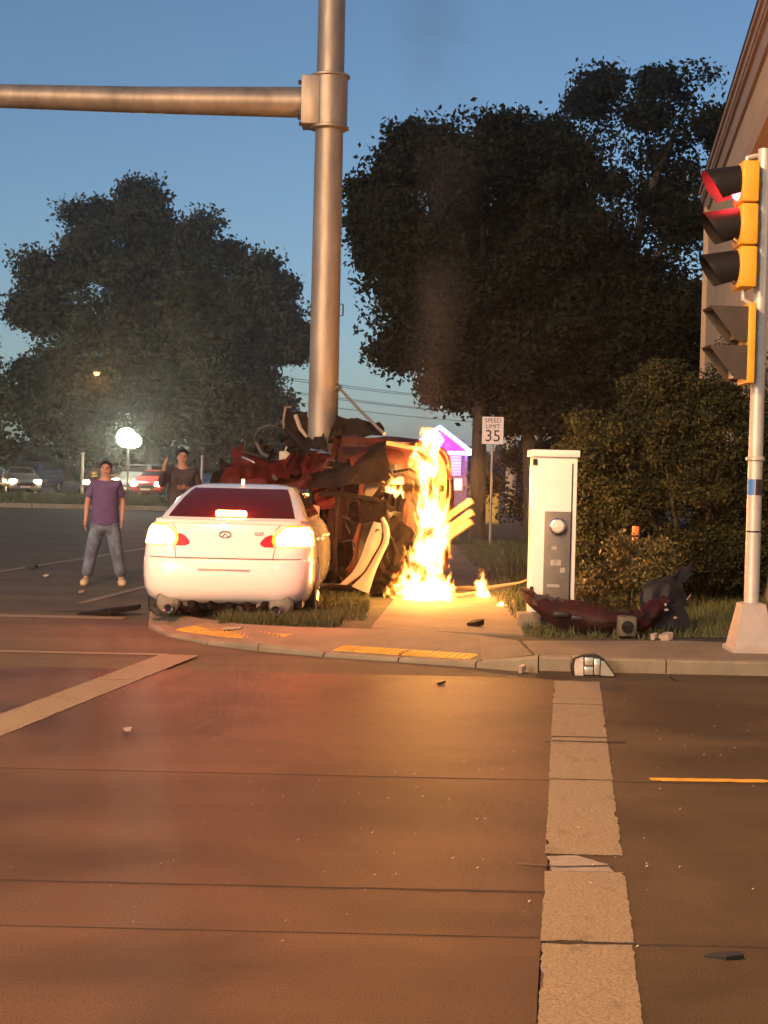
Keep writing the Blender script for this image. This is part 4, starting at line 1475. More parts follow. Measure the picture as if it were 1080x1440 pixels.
# cross member, door frame, window pillar of the open cabin
bw(MB().tube([(-.80, 18.42, 1.34), (-.5, 18.30, 1.33), (-.1, 18.25, 1.28), (.1, 18.3, 1.16)], [.035, .03, .03, .04], 8), 'roof_rail', burnt, wk)
bw(MB().tube([(-.58, 18.42, .2), (-.60, 18.35, .75), (-.57, 18.36, 1.3)], [.035, .03, .035], 8), 'door_pillar', burnt, wk)
bw(MB().tube([(-.92, 18.06, .20), (-.5, 18.0, .215), (-.16, 17.98, .20)], [.03, .035, .03], 6), 'sill_bar', burnt, wk)
bw(MB().box((-.86, 18.00, .17), (-.17, 18.42, .235), .015), 'sill_panel', black, wk)
seat = bw(MB().box((-.48, 18.55, .42), (.02, 18.95, 1.02), .08), 'seat', interior, wk)
bw(MB().box((-.44, 18.50, 1.02), (-.02, 18.72, 1.24), .06), 'headrest', interior, seat, root=wk)
bw(crumple((-.30, 18.30, .98), (.02, 18.2, 1.0), (.04, 18.22, 1.26), (-.30, 18.3, 1.30), 4, 4, .03, 4, 8), 'door_card', interior, wk)
bw(MB().prism([(-.885, 1.06), (-.80, .98), (-.79, 1.18), (-.88, 1.20)], 'y', 18.30, 18.33), 'quarter_glass_trim', M('grey pillar plastic', (.25, .17, .13), .6), wk, 0)


def rib(polyA, polyB, y, n_=5, dy=.05):
    """curved strip between two px-like outlines in the x-z plane, gently domed"""
    a = catmull([(x, z) for x, z in polyA], n_)
    b = catmull([(x, z) for x, z in polyB], n_)
    N = len(a) - 1

    def f(u, v):
        i = u * N
        k = min(N - 1, int(i))
        t = i - k
        p = a[k].lerp(a[k + 1], t)
        q = b[k].lerp(b[k + 1], t)
        r = p.lerp(q, v)
        return (r.x, y - dy * math.sin(math.pi * v) * .6, r.y)
    return MB().grid(f, N, 5, thick=(0, .03, 0))


trim = bw(rib([(-.52, .25), (-.36, .41), (-.265, .60), (-.20, .80), (-.12, 1.02)], [(-.42, .252), (-.24, .40), (-.125, .60), (-.03, .79), (-.03, 1.0)], 17.96), 'door_trim', trim_cream, wk)
bw(rib([(-.37, .235), (-.215, .40), (-.10, .60), (-.005, .79), (-.002, .95), (-.04, 1.055)], [(-.16, .15), (-.09, .40), (-.01, .60), (.065, .78), (.065, .95), (.0, 1.08)], 17.95), 'door_trim', trim_cream, wk)
bw(MB().tube([(-.10, 17.93, .90), (-.075, 17.92, .93), (-.05, 17.92, .915)], .010, 6), 'inner_latch', black, trim, root=wk)
# rear half of the car, lying on its side with deck and roof towards the viewer


def on_side(p):
    x, y, z = p
    X, Y, Z = .88 - y, 19.50 - (z - .24) * .98, 1.06 + x * 1.10
    c_, s_ = math.cos(RAD(4)), math.sin(RAD(4))
    X, Z = X * c_ + (Z - 1.06) * s_ * .6, (Z - 1.06) * c_ - X * s_ * .5 + 1.08
    q = Vector((X, Y, Z))
    k = .035 + .05 * max(0, -X + .2)
    n_ = Vector((mnoise.noise(q * 3.1), mnoise.noise(q * 3.1 + Vector((4, 2, 8))), mnoise.noise(q * 3.1 + Vector((1, 9, 3)))))
    return q + n_ * k


def half(tab, zmax=9.0, k=1.0):
    me = SEDC.loft(tab, drop=False, k=k).mesh('half', car_maroon, 0)
    if k == 1.0:
        me = SEDC.cut_wheels(me, (.95,), .36, .34, .3)
    bm = bmesh.new()
    bm.from_mesh(me)
    bmesh.ops.bisect_plane(bm, geom=bm.verts[:] + bm.edges[:] + bm.faces[:], plane_co=(0, 1.72, 0), plane_no=(.1, 1, .15), clear_outer=True)
    bmesh.ops.subdivide_edges(bm, edges=[e for e in bm.edges if e.calc_length() > .16], cuts=2, use_grid_fill=True)
    bmesh.ops.delete(bm, geom=[f for f in bm.faces if f.calc_center_median().z > zmax], context='FACES')
    for v in bm.verts:
        v.co = on_side(v.co) - Vector(wk.location)
    bm.normal_update()
    out = bpy.data.meshes.new('half')
    bm.to_mesh(out)
    bm.free()
    out.shade_smooth()
    out.set_sharp_from_angle(angle=RAD(28))
    return out


hull_m = M('scorched maroon paint', (.075, .010, .006), .5, col2=(.014, .009, .007), scale=4.5, bump=.35, bscale=11, spec=.2)
for (tab, zm, k, nm, m_) in ((SEDC.body, 9, 1.0, 'rear_body', hull_m), (SEDC_H, 1.30, .6, 'cabin_frame', hull_m)):
    me = half(tab, zm, k)
    me.materials.clear()
    me.materials.append(m_)
    o = bpy.data.objects.new(nm, me)
    COL.objects.link(o)
    o.parent = wk


def deck(y0, y1, x0, x1, z, m, name, nu=8, nv=8):
    return bw(MB().grid(lambda u, v: tuple(on_side((x0 + (x1 - x0) * u, y0 + (y1 - y0) * v, z))), nu, nv, thick=(0, .012, 0)), name, m, wk)


deck(.24, .62, -.62, .62, 1.045, scorched_panel, 'boot_lid')
firelit_m = M('firelit hull edge', (.42, .30, .15), .55, var=.35, scale=7)  # pale tan paints the yellow fire light on the hull's rim


def firelit_strip(x0, x1, z0, z1, off, name):
    bw(MB().grid(lambda u, v: tuple(on_side((x0 + (x1 - x0) * u, SEDC.y_rear(x0 + (x1 - x0) * u, z0 + (z1 - z0) * v) - off, z0 + (z1 - z0) * v)) + Vector((.0, -.02, 0))), 26, 3, thick=(0, .015, 0)), name, firelit_m, wk)


firelit_strip(-.30, .84, .93, 1.015, .012, 'firelit_edge')
firelit_strip(-.10, .80, .80, .845, .015, 'firelit_edge')
gl = MB().grid(lambda u, v: tuple(on_side(rear_glass(SEDC_H, 1.08, 1.28, .80, .6, .02)(u, v))), 10, 5)
bw(gl, 'rear_window', glass_dark, wk)
for sgn in (-1, 1):
    tl_ = bw(MB().grid(lambda u, v: tuple(on_side((sgn * (.45 + .40 * u), SEDC.y_rear(sgn * (.45 + .40 * u), .72 + .2 * v) - .01, .72 + .2 * v))), 6, 4, thick=(.012, 0, 0)), 'taillight', red_lens, wk)
wheel_z = [(.20, -.10), (.29, -.10), (.325, -.06), (.325, .06), (.29, .10), (.20, .10)]
cx_, cy_, cz_ = on_side((.78, .95, .34))
tw = bw(MB().lathe(wheel_z, (cx_, cy_, cz_), 'z', 26), 'wheel', tyre_m, wk)
bw(MB().lathe([(.20, .06), (.19, .03), (.05, .02), (0, .04)], (cx_, cy_, cz_), 'z', 22), 'rim', rim_m, tw, root=wk)
bw(MB().box((.05, 18.55, 1.39), (.74, 18.75, 1.47), .02), 'cross_bar', burnt, wk)
bw(MB().tube([(.10, 18.40, 1.62), (.3, 18.36, 1.66), (.45, 18.4, 1.60)], .02, 6), 'seat_wire', burnt, wk)
bw(MB().tube([(.2, 18.45, .25), (.12, 18.35, .42), (.16, 18.4, .62), (.1, 18.45, .8)], [.045, .04, .03, .03], 8), 'axle_arm', burnt, wk)
bw(MB().tube([(.02, 18.3, .2), (.1, 18.2, .34), (.28, 18.25, .30)], .03, 6), 'suspension_link', burnt, wk)
for (a, b) in [((.72, 18.72, 1.01), (1.09, 18.55, 1.29)), ((.74, 18.70, .87), (1.10, 18.52, 1.15)), ((.73, 18.70, .76), (1.09, 18.52, 1.03))]:
    d = Vector(b) - Vector(a)
    mtx = Matrix.Translation((Vector(a) + Vector(b)) / 2) @ d.to_track_quat('X', 'Z').to_matrix().to_4x4()
    bw(MB().box((-d.length / 2, -.05, -.045), (d.length / 2, .05, .045), .012, mtx), 'bumper_beam', panel_firelit, wk)
# torn front end folded round the mast above the sedan's bonnet
f1 = bw(crumple((-2.30, 20.05, 1.28), (-1.02, 19.9, 1.40), (-1.10, 20.25, 1.72), (-1.98, 20.35, 1.86), 16, 8, .07, 2.6, 11, (0, .015, 0), (0, -.12, 0), .03), 'front_door', car_maroon, wk)
bw(MB().tube([(-1.92, 19.98, 1.775), (-1.80, 19.95, 1.73), (-1.74, 19.94, 1.70)], .018, 8), 'door_handle', chrome, f1, root=wk)
bw(MB().tube([(-1.95, 20.2, 1.85), (-1.5, 20.1, 1.75), (-1.12, 20.15, 1.68)], .016, 6), 'window_seal', black, f1, root=wk)
bw(MB().lathe([(.05, 0), (.05, -.02), (.03, -.02)], (-1.45, 19.86, 1.53), 'y', 14), 'lock_hole', black, f1, root=wk)
bw(crumple((-1.12, 19.62, 1.35), (-.52, 19.58, 1.55), (-.50, 19.62, 1.90), (-1.10, 19.66, 1.76), 12, 8, .09, 3.4, 12, (0, .015, 0), (0, -.10, .03), .04), 'bonnet', car_maroon, wk)
bw(MB().tube([(-.98, 19.55, 1.90), (-.85, 19.50, 1.87), (-.70, 19.5, 1.83)], .014, 6), 'bonnet_lip', chrome, wk)
bw(crumple((-2.95, 19.9, .80), (-2.20, 19.7, .95), (-2.25, 19.8, 1.34), (-2.62, 19.9, 1.24), 10, 6, .05, 3, 13, (0, .015, 0), (0, -.06, .02), .02), 'fender', car_maroon, wk)
bw(crumple((-2.62, 20.0, 1.22), (-2.1, 20.1, 1.30), (-2.0, 20.3, 1.62), (-2.3, 20.3, 1.52), 8, 5, .08, 3, 14, (0, .015, 0), (0, 0, 0), .04), 'inner_fender', burnt, wk)
wl = bw(MB().tube([(-1.55 + .215 * math.cos(a), 20.15 - .06 * math.sin(a), 2.02 + .19 * math.sin(a)) for a in [RAD(-10 + 220 * i / 22) for i in range(23)]], .019, 8), 'steering_wheel', black, wk)
bw(MB().tube([(-1.74, 20.15, 1.98), (-1.66, 20.1, 1.83), (-1.55, 20.05, 1.78)], [.035, .04, .05], 8), 'steering_column', black, wl, root=wk)
bw(MB().box((-1.42, 19.96, 1.73), (-1.22, 20.06, 1.87), .02, Matrix.Translation((0, 0, 0))), 'junction_box', M('pale plastic box', (.42, .36, .32), .6, var=.2, scale=12), wk)
bw(MB().tube([(-1.33, 20.0, 1.86), (-1.31, 20.0, 1.93), (-1.29, 20.02, 1.97)], .025, 8), 'hose_stub', trim_cream, wk)
bw(MB().tube([(-1.33, 20.02, 2.18), (-1.18, 19.9, 2.02), (-1.02, 19.72, 1.88), (-.92, 19.6, 1.80)], [.05, .06, .06, .05], 8), 'windscreen_pillar', burnt, wk)
bw(crumple((-1.36, 20.2, 2.08), (-1.06, 20.15, 1.98), (-1.03, 20.2, 2.42), (-1.36, 20.25, 2.44), 6, 8, .05, 4, 15, (0, .02, 0), (0, 0, 0), .03), 'torn_panel', burnt, wk)
bw(MB().tube([(-1.37, 20.17, 2.12), (-1.385, 20.17, 2.28), (-1.36, 20.17, 2.46), (-1.28, 20.17, 2.47)], .018, 6), 'lit_panel_edge', panel_firelit, wk)  # tan rim stands in for yellow light along the torn panel
bw(MB().tube([(-1.22, 20.1, 2.36), (-1.15, 20.05, 2.18), (-1.05, 19.95, 2.06)], [.03, .03, .02], 6), 'torn_strip', trim_cream, wk)
bw(MB().tube([(-.63, 19.82, 2.72), (-.35, 19.4, 2.42), (-.02, 18.85, 2.10)], [.018, .02, .02], 8), 'bent_strut', steel, wk)
bw(MB().box((-.68, 19.78, 2.68), (-.60, 19.86, 2.76), .01), 'strut_mount', dark_steel, wk)
bw(crumple((-.72, 19.5, 2.05), (-.05, 19.4, 2.10), (-.10, 19.5, 2.26), (-.66, 19.55, 2.34), 9, 5, .07, 4, 16, (0, .02, 0), (0, 0, .05), .04), 'torn_roof_edge', burnt, wk)
bw(MB().box((-1.02, 18.38, 1.305), (-.93, 18.41, 1.335), .008), 'side_marker_lamp', amber_lens, wk)

rw = random.Random(21)
sedan_debris = None


def torn(c, size, m, name, seed, flat=.5, parent=None):
    """small folded, jagged scrap of sheet metal"""
    r = random.Random(seed)
    n = r.randint(6, 9)
    q = Matrix.Rotation(r.uniform(-.7, .7), 3, 'X') @ Matrix.Rotation(r.uniform(-1.2, 1.2), 3, 'Y') @ Matrix.Rotation(r.uniform(-.6, .6), 3, 'Z')
    top, bot = [], []
    for i in range(n):
        t = i / (n - 1) - .5
        fold = abs(((t * 3.1 + r.random() * .2) % 1) - .5) * size * flat
        top.append(Vector((t * size * 2, fold, size * (.35 + .5 * r.random()))))
        bot.append(Vector((t * size * 2 + size * .15 * r.uniform(-1, 1), fold + size * .15 * r.uniform(-1, 1), -size * (.25 + .55 * r.random()))))
    vs_ = [Vector(c) + q @ p for p in top + bot]
    vs_ += [p + Vector((0, .012, 0)) for p in vs_]
    fs_ = []
    for i in range(n - 1):
        fs_.append((i, i + 1, n + i + 1, n + i))
        fs_.append((2 * n + i + 1, 2 * n + i, 3 * n + i, 3 * n + i + 1))
        fs_.append((i + 1, i, 2 * n + i, 2 * n + i + 1))
        fs_.append((n + i, n + i + 1, 3 * n + i + 1, 3 * n + i))
    fs_ += [(0, n, 3 * n, 2 * n), (2 * n - 1, n - 1, 3 * n - 1, 4 * n - 1)]
    mb = MB()
    mb.add(vs_, fs_)
    return bw(mb, name, m, parent or wk, 12)


for i, (x, z, y, sz, m) in enumerate([(-1.95, 1.72, 20.2, .22, car_maroon), (-1.70, 1.50, 19.95, .26, car_maroon), (-1.35, 1.60, 19.8, .24, car_maroon), (-1.08, 1.70, 19.62, .22, car_maroon), (-.82, 1.62, 19.5, .24, car_maroon),
                                      (-.62, 1.78, 19.5, .20, car_maroon), (-1.20, 1.92, 19.9, .20, burnt), (-1.62, 1.86, 20.2, .16, burnt), (-2.2, 1.50, 20.2, .20, burnt), (-.95, 1.98, 19.62, .17, burnt),
                                      (-.55, 2.02, 19.5, .20, burnt), (-.70, 1.48, 18.7, .22, burnt), 
                                      (.08, 1.25, 18.5, .18, burnt), (.22, .85, 18.55, .22, burnt), (.12, .55, 18.4, .20, burnt), 
                                      (.10, .30, 18.2, .18, burnt), (-.75, .70, 18.6, .22, interior), (-.40, .38, 18.45, .18, interior), (-.15, 1.38, 18.5, .16, interior), (-2.45, 1.20, 19.9, .16, car_maroon), (-.75, 1.30, 18.5, .18, car_maroon)]):
    torn((x, y, z), sz, m, 'torn_sheet', 100 + i)
for i, (x, z, sz) in enumerate([(-2.05, .24, .09), (-1.85, .22, .11), (-1.62, .20, .10), (-1.40, .23, .12), (-1.25, .20, .09), (-2.28, .20, .08)]):
    torn((x, 15.12, z), sz, black if i % 2 else alu_dull, 'torn_underpanel', 200 + i, .5, sedan)
for i in range(10):
    x, z = rw.uniform(-.8, .5), rw.uniform(.4, 1.9)
    p0 = Vector((x, 18.4 + rw.uniform(-.1, .3), z))
    pts = [tuple(p0)]
    for k in range(4):
        p0 = p0 + Vector((rw.uniform(-.12, .12), rw.uniform(-.06, .06), rw.uniform(-.16, .06)))
        pts.append(tuple(p0))
    bw(MB().tube(pts, .009, 5), 'wiring', black, wk)

# ================================================================== LOOSE DEBRIS
def crescent():
    path = [(1.37, .47), (1.45, .33), (1.62, .19), (1.85, .118), (2.15, .108), (2.40, .112), (2.56, .14), (2.68, .22), (2.76, .33), (2.80, .42)]
    top = [(1.40, .50), (1.58, .44), (1.80, .42), (2.02, .40), (2.22, .34), (2.38, .35), (2.46, .37), (2.56, .42), (2.68, .46), (2.76, .47)]
    ys = [15.05, 14.75, 14.5, 14.38, 14.32, 14.32, 14.36, 14.42, 14.50, 14.56]
    a = catmull([(x, y, z) for (x, z), y in zip(path, ys)], 4)
    b = catmull([(x, y - .05, z) for (x, z), y in zip(top, ys)], 4)
    N = len(a) - 1

    def f(u, v):
        i = u * N
        k = min(N - 1, int(i))
        t = i - k
        p = a[k].lerp(a[k + 1], t)
        q = b[k].lerp(b[k + 1], t)
        r = p.lerp(q, v)
        n_ = mnoise.noise(Vector((u * 9, v * 3, 4)))
        jg = .05 * mnoise.noise(Vector((u * 40, 2, 7))) * max(0, v - .6) * 2.5
        return (r.x, r.y - .13 * math.sin(math.pi * v) + .05 * n_, r.z + .02 * n_ + jg)
    return f


bp = thing('torn_bumper', 'maroon front bumper cover lying curled up before the white cabinet', 'bumper', (2.15, 14.4, .104))
bw(MB().grid(crescent(), 44, 7, thick=(0, .014, 0)), 'cover', M('dirty maroon plastic', (.042, .005, .005), .6, scale=6, col2=(.010, .007, .008), bump=.35, bscale=22, spec=.2), bp)
bw(MB().box((2.24, 14.10, .106), (2.42, 14.30, .30), .025), 'fog_lamp_housing', M('dusty plastic', (.10, .085, .06), .8, var=.3, scale=10), bp)
bw(MB().lathe([(.06, 0), (.055, -.015), (0, -.02)], (2.33, 14.098, .20), 'y', 16), 'fog_lamp', glass_dark, bp)
bw(crumple((1.47, 14.62, .36), (1.70, 14.42, .30), (1.80, 14.44, .43), (1.50, 14.66, .46), 5, 3, .03, 6, 17, (0, .01, 0)), 'grille_piece', black, bp)
for (x, z, w_) in ((1.72, .27, .10), (1.90, .24, .12), (2.08, .22, .10)):
    bw(MB().box((x - w_ * .7, 14.235, z), (x + w_ * .7, 14.40, z + .045), .012), 'grille_slot', black, bp)
liner_m = M('black blue liner plastic', (.006, .006, .010), .7, var=.5, scale=6, bump=.3, bscale=14)
bw(crumple((2.36, 14.45, .12), (2.98, 14.7, .12), (3.10, 15.1, .80), (2.60, 14.7, .60), 14, 12, .11, 3.4, 31, (0, .015, 0), (0, -.10, 0), .05), 'wheel_arch_liner', liner_m, bp)
bw(crumple((2.62, 14.38, .13), (3.05, 14.55, .12), (2.95, 14.7, .42), (2.60, 14.5, .34), 8, 5, .05, 4, 32, (0, .015, 0), (0, -.05, 0), .04), 'splash_panel', liner_m, bp)
for (x, y, z, s) in ((2.72, 14.36, .40, .022), (2.74, 14.36, .35, .018), (2.84, 14.42, .27, .014)):
    bw(MB().box((x - s, y, z - s * .6), (x + s, y + .01, z + s * .6)), 'clip', trim_cream, bp, 0)
for k in range(0):
    bw(MB().tube([(2.62 + k * .1, 14.3 + .06 * k, .28 + .17 * k), (2.70 + k * .1, 14.34 + .06 * k, .40 + .17 * k), (2.74 + k * .1, 14.36 + .06 * k, .52 + .17 * k)], .008, 5), 'bumper_rib', black, bp)

hl = thing('headlamp_unit', 'broken clear headlamp unit lying against the kerb face', 'headlamp', (1.72, 11.98, .004), RAD(0))
outl = [(-.17, .0), (-.185, .08), (-.17, .15), (-.10, .175), (.02, .178), (.075, .15), (.165, .03), (.175, .0)]
MB().prism(outl, 'y', .0, .10).build('housing', black, hl, 40)
refl = M('headlamp reflector', (.85, .80, .66), .18, .7, bump=.1, bscale=20)
MB().prism([(-.155, .012), (-.165, .08), (-.155, .14), (-.095, .16), (-.09, .012)], 'y', -.03, -.002).build('side_lens', M('frosted lens', (.55, .47, .40), .3, var=.2, scale=20), hl, 30)
for (x0, x1, z0, z1) in ((-.082, -.012, .018, .085), (-.082, -.012, .092, .158), (-.004, .04, .018, .15)):
    MB().box((x0, -.032, z0), (x1, -.002, z1), .006).build('reflector', refl, hl)
MB().prism([(.048, .016), (.048, .135), (.075, .13), (.155, .022), (.15, .012)], 'y', -.032, -.002).build('reflector', refl, hl, 30)
MB().tube([(-.18, -.02, .0), (0, -.03, -.004 + .008), (.17, -.02, .004)], .008, 6).build('lower_seal', black, hl)

def shard(name, label, cat, loc, m, pts, h, rz=0.0, tilt=0.0, group=None):
    t = MB().prism(pts, 'z', 0, h)
    t.v = [(x, y, z + tilt * x) for x, y, z in t.v]
    o = t.build(name, m, None, 0)
    o.location = loc
    o.rotation_euler = (0, 0, rz)
    return tag(o, label, cat, group)


rg = random.Random(9)


def blob(r, n=7):
    return [(r * rg.uniform(.5, 1.1) * math.cos(6.283 * i / n), r * rg.uniform(.5, 1.1) * math.sin(6.283 * i / n)) for i in range(n)]


G = 'scattered crash debris'
shard('mirror_piece', 'white wing mirror shell on the grass edge beside the signal pole', 'debris', (2.67, 13.95, .105), trim_cream, blob(.075), .06, .3, .25, G)
shard('mirror_piece', 'smaller white chip next to the mirror shell by the signal pole', 'debris', (2.56, 13.98, .105), trim_cream, blob(.035), .05, .9, .3, G)
shard('plastic_strip', 'long black plastic strip on the pavement edge by the signal pole', 'debris', (2.98, 13.92, .105), black, [(-.40, -.01), (.40, -.05), (.42, -.02), (.38, .05), (-.1, .10), (-.42, .02)], .02, -.05, .02, G)
shard('plastic_shard', 'dark crumpled shard on the footway right of the fire', 'debris', (.95, 14.86, .105), burnt, blob(.10, 9), .05, .2, .25, G)
shard('plastic_shard', 'small black shard on the road before the yellow tactile plates', 'debris', (.46, 11.4, .001), black, blob(.05, 6), .02, .1, .2, G)
shard('plastic_shard', 'small white chip on the road left of the sedan reflections', 'debris', (-1.53, 9.05, .001), trim_cream, blob(.035, 6), .015, .5, .2, G)
shard('plastic_shard', 'dark flat fragment near the right picture edge on the paving', 'debris', (1.18, 4.98, .001), black, [(-.07, -.01), (.0, -.03), (.06, -.015), (.05, .02), (-.03, .03)], .012, -.1, .1, G)
shard('plastic_shard', 'pale chip lying in the gutter below the footway', 'debris', (1.15, 12.15, .006), trim_cream, blob(.04, 6), .05, .5, .3, G)
shard('bumper_fragment', 'dark torn panel lying on the street at the sedan\'s left rear', 'debris', (-3.05, 16.35, -.010), burnt, [(-.28, -.08), (.10, -.22), (.38, -.12), (.40, .02), (.05, .10), (-.22, .10)], .05, .1, .16, G)
shard('bumper_fragment', 'thin dark strip on the street beside the torn panel', 'debris', (-3.35, 16.55, -.010), black, [(-.32, -.03), (.25, -.05), (.35, .03), (-.3, .03)], .02, .1, .05, G)
shard('plastic_shard', 'dark chip on the street at the far left picture edge', 'debris', (-5.5, 23.4, -.011), black, blob(.12, 7), .04, 0, .2, G)
shard('plastic_shard', 'white chip on the street left of the standing person', 'debris', (-4.9, 21.8, -.011), trim_cream, blob(.07, 7), .03, 0, .2, G)
shard('plastic_shard', 'pale chip on the street just before the person\'s feet', 'debris', (-3.85, 19.1, -.011), trim_cream, blob(.05, 7), .03, 0, .2, G)
shard('plastic_shard', 'white sliver on the yellow plate under the sedan\'s rear', 'debris', (-1.42, 14.25, .085), trim_cream, [(-.1, -.02), (.08, -.03), (.1, .01), (-.08, .03)], .015, 0, .1, G)
# scattered glass crumbs on the road
rgn = np.random.default_rng(77)
n = 420
c = np.stack([rgn.normal(0, 2.2, n), rgn.uniform(5.0, 13.5, n), np.full(n, .006)], 1)
c = c[(c[:, 0] > -5) & (c[:, 0] < 5) & (c[:, 1] < 11.9)]
s = rgn.uniform(.003, .009, len(c))[:, None]
tri = [c + s * np.array([math.cos(a), math.sin(a), .9 * (k == 0)]) for k, a in enumerate((0, 2.1, 4.2))]
o = raw_mesh('glass_crumbs', np.stack(tri, 1).reshape(-1, 3), 3, M('glass crumb', (.75, .68, .58), .15))
tag(o, 'tiny glass crumbs strewn over the paving', 'debris', kind='stuff')

# branches, roots and an orange marker by the shrub
mk = thing('marker_post', 'short orange reflective marker post standing in the shrub', 'marker post', (2.92, 17.3, .085))
MB().tube([(0, 0, 0), (0, 0, .95)], .03, 8).build('post', black, mk)
omk = M('orange reflective band', (.75, .16, .03), .35, emit=(1, .2, .04), estr=.25)  # faint emission stands in for light the bands throw back
for k in range(3):
    MB().lathe([(.038, 0), (.04, .01), (.04, .09), (.038, .10)], (0, 0, .62 + k * .125), 'z', 12).build('reflective_band', omk, mk)
for k, (pts, r, lab) in enumerate([([(.95, 19.6, .12), (1.35, 19.2, .16), (1.75, 19.0, .25), (2.0, 18.9, .36)], .03, 'broken branch lying between the small fire and the cabinet'),
                                   ([(3.0, 15.5, .13), (3.08, 15.4, .28), (3.2, 15.45, .42)], .012, 'pale bare twig standing in the verge by the shrub'),
                                   ([(2.0, 17.6, .12), (2.4, 17.4, .2), (2.8, 17.5, .15)], .022, 'broken branch on the ground beneath the yellowish shrub')]):
    mb = MB().tube(pts, [r, r * .9] + [r * .5] * (len(pts) - 2), 6)
    o = mb.build('branch', M('dry branch', (.28, .2, .13), .9))
    tag(o, lab, 'branch')

# ================================================================== FIRE AND SMOKE
def flame_mat(name, scale, thr, strength, zsq, seed, top=.8):
    m = bpy.data.materials.new(name)
    m.use_nodes = True
    nt = m.node_tree
    nt.nodes.clear()
    out = nt.nodes.new('ShaderNodeOutputMaterial')
    em = nt.nodes.new('ShaderNodeEmission')
    tc = nt.nodes.new('ShaderNodeTexCoord')
    N = nt.nodes.new
    L = nt.links.new

    def math_(op, a, b=None, c=None):
        q = N('ShaderNodeMath')
        q.operation = op
        for i, x in enumerate((a, b, c)):
            if x is None:
                continue
            if isinstance(x, (int, float)):
                q.inputs[i].default_value = x
            else:
                L(x, q.inputs[i])
        return q.outputs[0]
    sx = N('ShaderNodeSeparateXYZ')
    L(tc.outputs['Generated'], sx.inputs[0])
    geo = N('ShaderNodeNewGeometry')
    mp = N('ShaderNodeMapping')
    mp.inputs['Location'].default_value = (seed, seed * 2.3, seed * .7)
    mp.inputs['Scale'].default_value = (1, 1, zsq)
    L(geo.outputs['Position'], mp.inputs['Vector'])
    n = N('ShaderNodeTexNoise')
    n.inputs['Scale'].default_value = scale
    n.inputs['Detail'].default_value = 3.5
    n.inputs['Roughness'].default_value = .6
    n.inputs['Distortion'].default_value = .9
    L(mp.outputs[0], n.inputs['Vector'])
    dx = math_('MULTIPLY_ADD', sx.outputs[0], 2, -1)
    dy = math_('MULTIPLY_ADD', sx.outputs[1], 2, -1)
    r2 = math_('SQRT', math_('ADD', math_('MULTIPLY', dx, dx), math_('MULTIPLY', dy, dy)))
    z = sx.outputs[2]
    # fades to nothing at the sides and top, and just at the bottom
    body = math_('SUBTRACT', 1.0, math_('POWER', r2, 1.6))
    tz = math_('MULTIPLY', math_('POWER', z, 1.5), top)
    bot = math_('MULTIPLY', math_('SUBTRACT', .06, math_('MINIMUM', z, .06)), 12)
    val = math_('ADD', math_('MULTIPLY', math_('SUBTRACT', n.outputs['Fac'], .5), 3.4), body)
    val = math_('SUBTRACT', math_('SUBTRACT', math_('SUBTRACT', val, tz), bot), thr)
    val = math_('MAXIMUM', val, 0.0)
    val = math_('MINIMUM', math_('MULTIPLY', val, 2.2), 1.0)
    rp = N('ShaderNodeValToRGB')
    e = rp.color_ramp.elements
    e[0].position, e[0].color = 0, (1, .10, .004, 1)
    e[1].position, e[1].color = 1, (1, .55, .16, 1)
    x = e.new(.3)
    x.color = (1, .27, .02, 1)
    L(val, rp.inputs['Fac'])
    L(rp.outputs['Color'], em.inputs['Color'])
    L(math_('MULTIPLY', math_('POWER', val, 1.4), strength), em.inputs['Strength'])
    L(em.outputs[0], out.inputs['Volume'])
    try:
        m.cycles.volume_step_rate = .4
    except Exception:
        pass
    return m


def flame(name, label, lo, hi, m, parent=None, cat='fire', group='flames at the wreck'):
    """flame body: a rounded column that tapers upwards"""
    cx, cy = (lo[0] + hi[0]) / 2, (lo[1] + hi[1]) / 2
    rx, ry, h = (hi[0] - lo[0]) / 2, (hi[1] - lo[1]) / 2, hi[2] - lo[2]
    vs_, fs_ = [], []
    prof = [(0.55, 0), (.95, .05), (1, .25), (.95, .55), (.8, .85), (.4, 1)]
    n = 18
    for r, t in prof:
        for k in range(n):
            a = 2 * math.pi * k / n
            vs_.append((r * rx * math.cos(a), r * ry * math.sin(a), t * h))
    for i in range(len(prof) - 1):
        for k in range(n):
            fs_.append((i * n + k, i * n + (k + 1) % n, (i + 1) * n + (k + 1) % n, (i + 1) * n + k))
    fs_.append(tuple(range(n)))
    fs_.append(tuple(range((len(prof) - 1) * n, len(prof) * n)))
    mb = MB()
    mb.add(vs_, fs_)
    o = mb.build(name, m, parent)
    o.location = (cx, cy, lo[2])
    return tag(o, label, cat, group)


flame('flame', 'tall column of yellow flame climbing the torn car', (.20, 17.98, .45), (.92, 18.5, 2.18), flame_mat('flame column', 5.6, .72, 60, .6, 3.0, .22))
flame('flame', 'broad pool of fire burning on the ground under the wreck', (-.02, 17.2, .09), (1.02, 18.25, .72), flame_mat('ground fire', 5.2, .48, 55, .6, 8.0, .95))
flame('flame', 'bright vertical sheet of flame along the car boot', (.48, 18.25, .3), (.90, 18.62, 1.85), flame_mat('boot fire', 5.4, .62, 60, .35, 5.5, .5))
flame('flame', 'small flame licking along the cross member', (-.10, 18.15, 1.36), (.30, 18.5, 1.62), flame_mat('side fire', 7, .6, 60, .8, 6.3, .6))
flame('flame', 'separate small flame on the footway right of the wreck', (1.10, 18.2, .10), (1.36, 18.5, .46), flame_mat('small fire', 7.5, .42, 70, .6, 12.0, .8))
flame('flame', 'tiny flame at the end of a burning trickle', (1.30, 17.1, .10), (1.48, 17.3, .18), flame_mat('tiny fire', 14, .5, 60, .8, 15.0, .8))
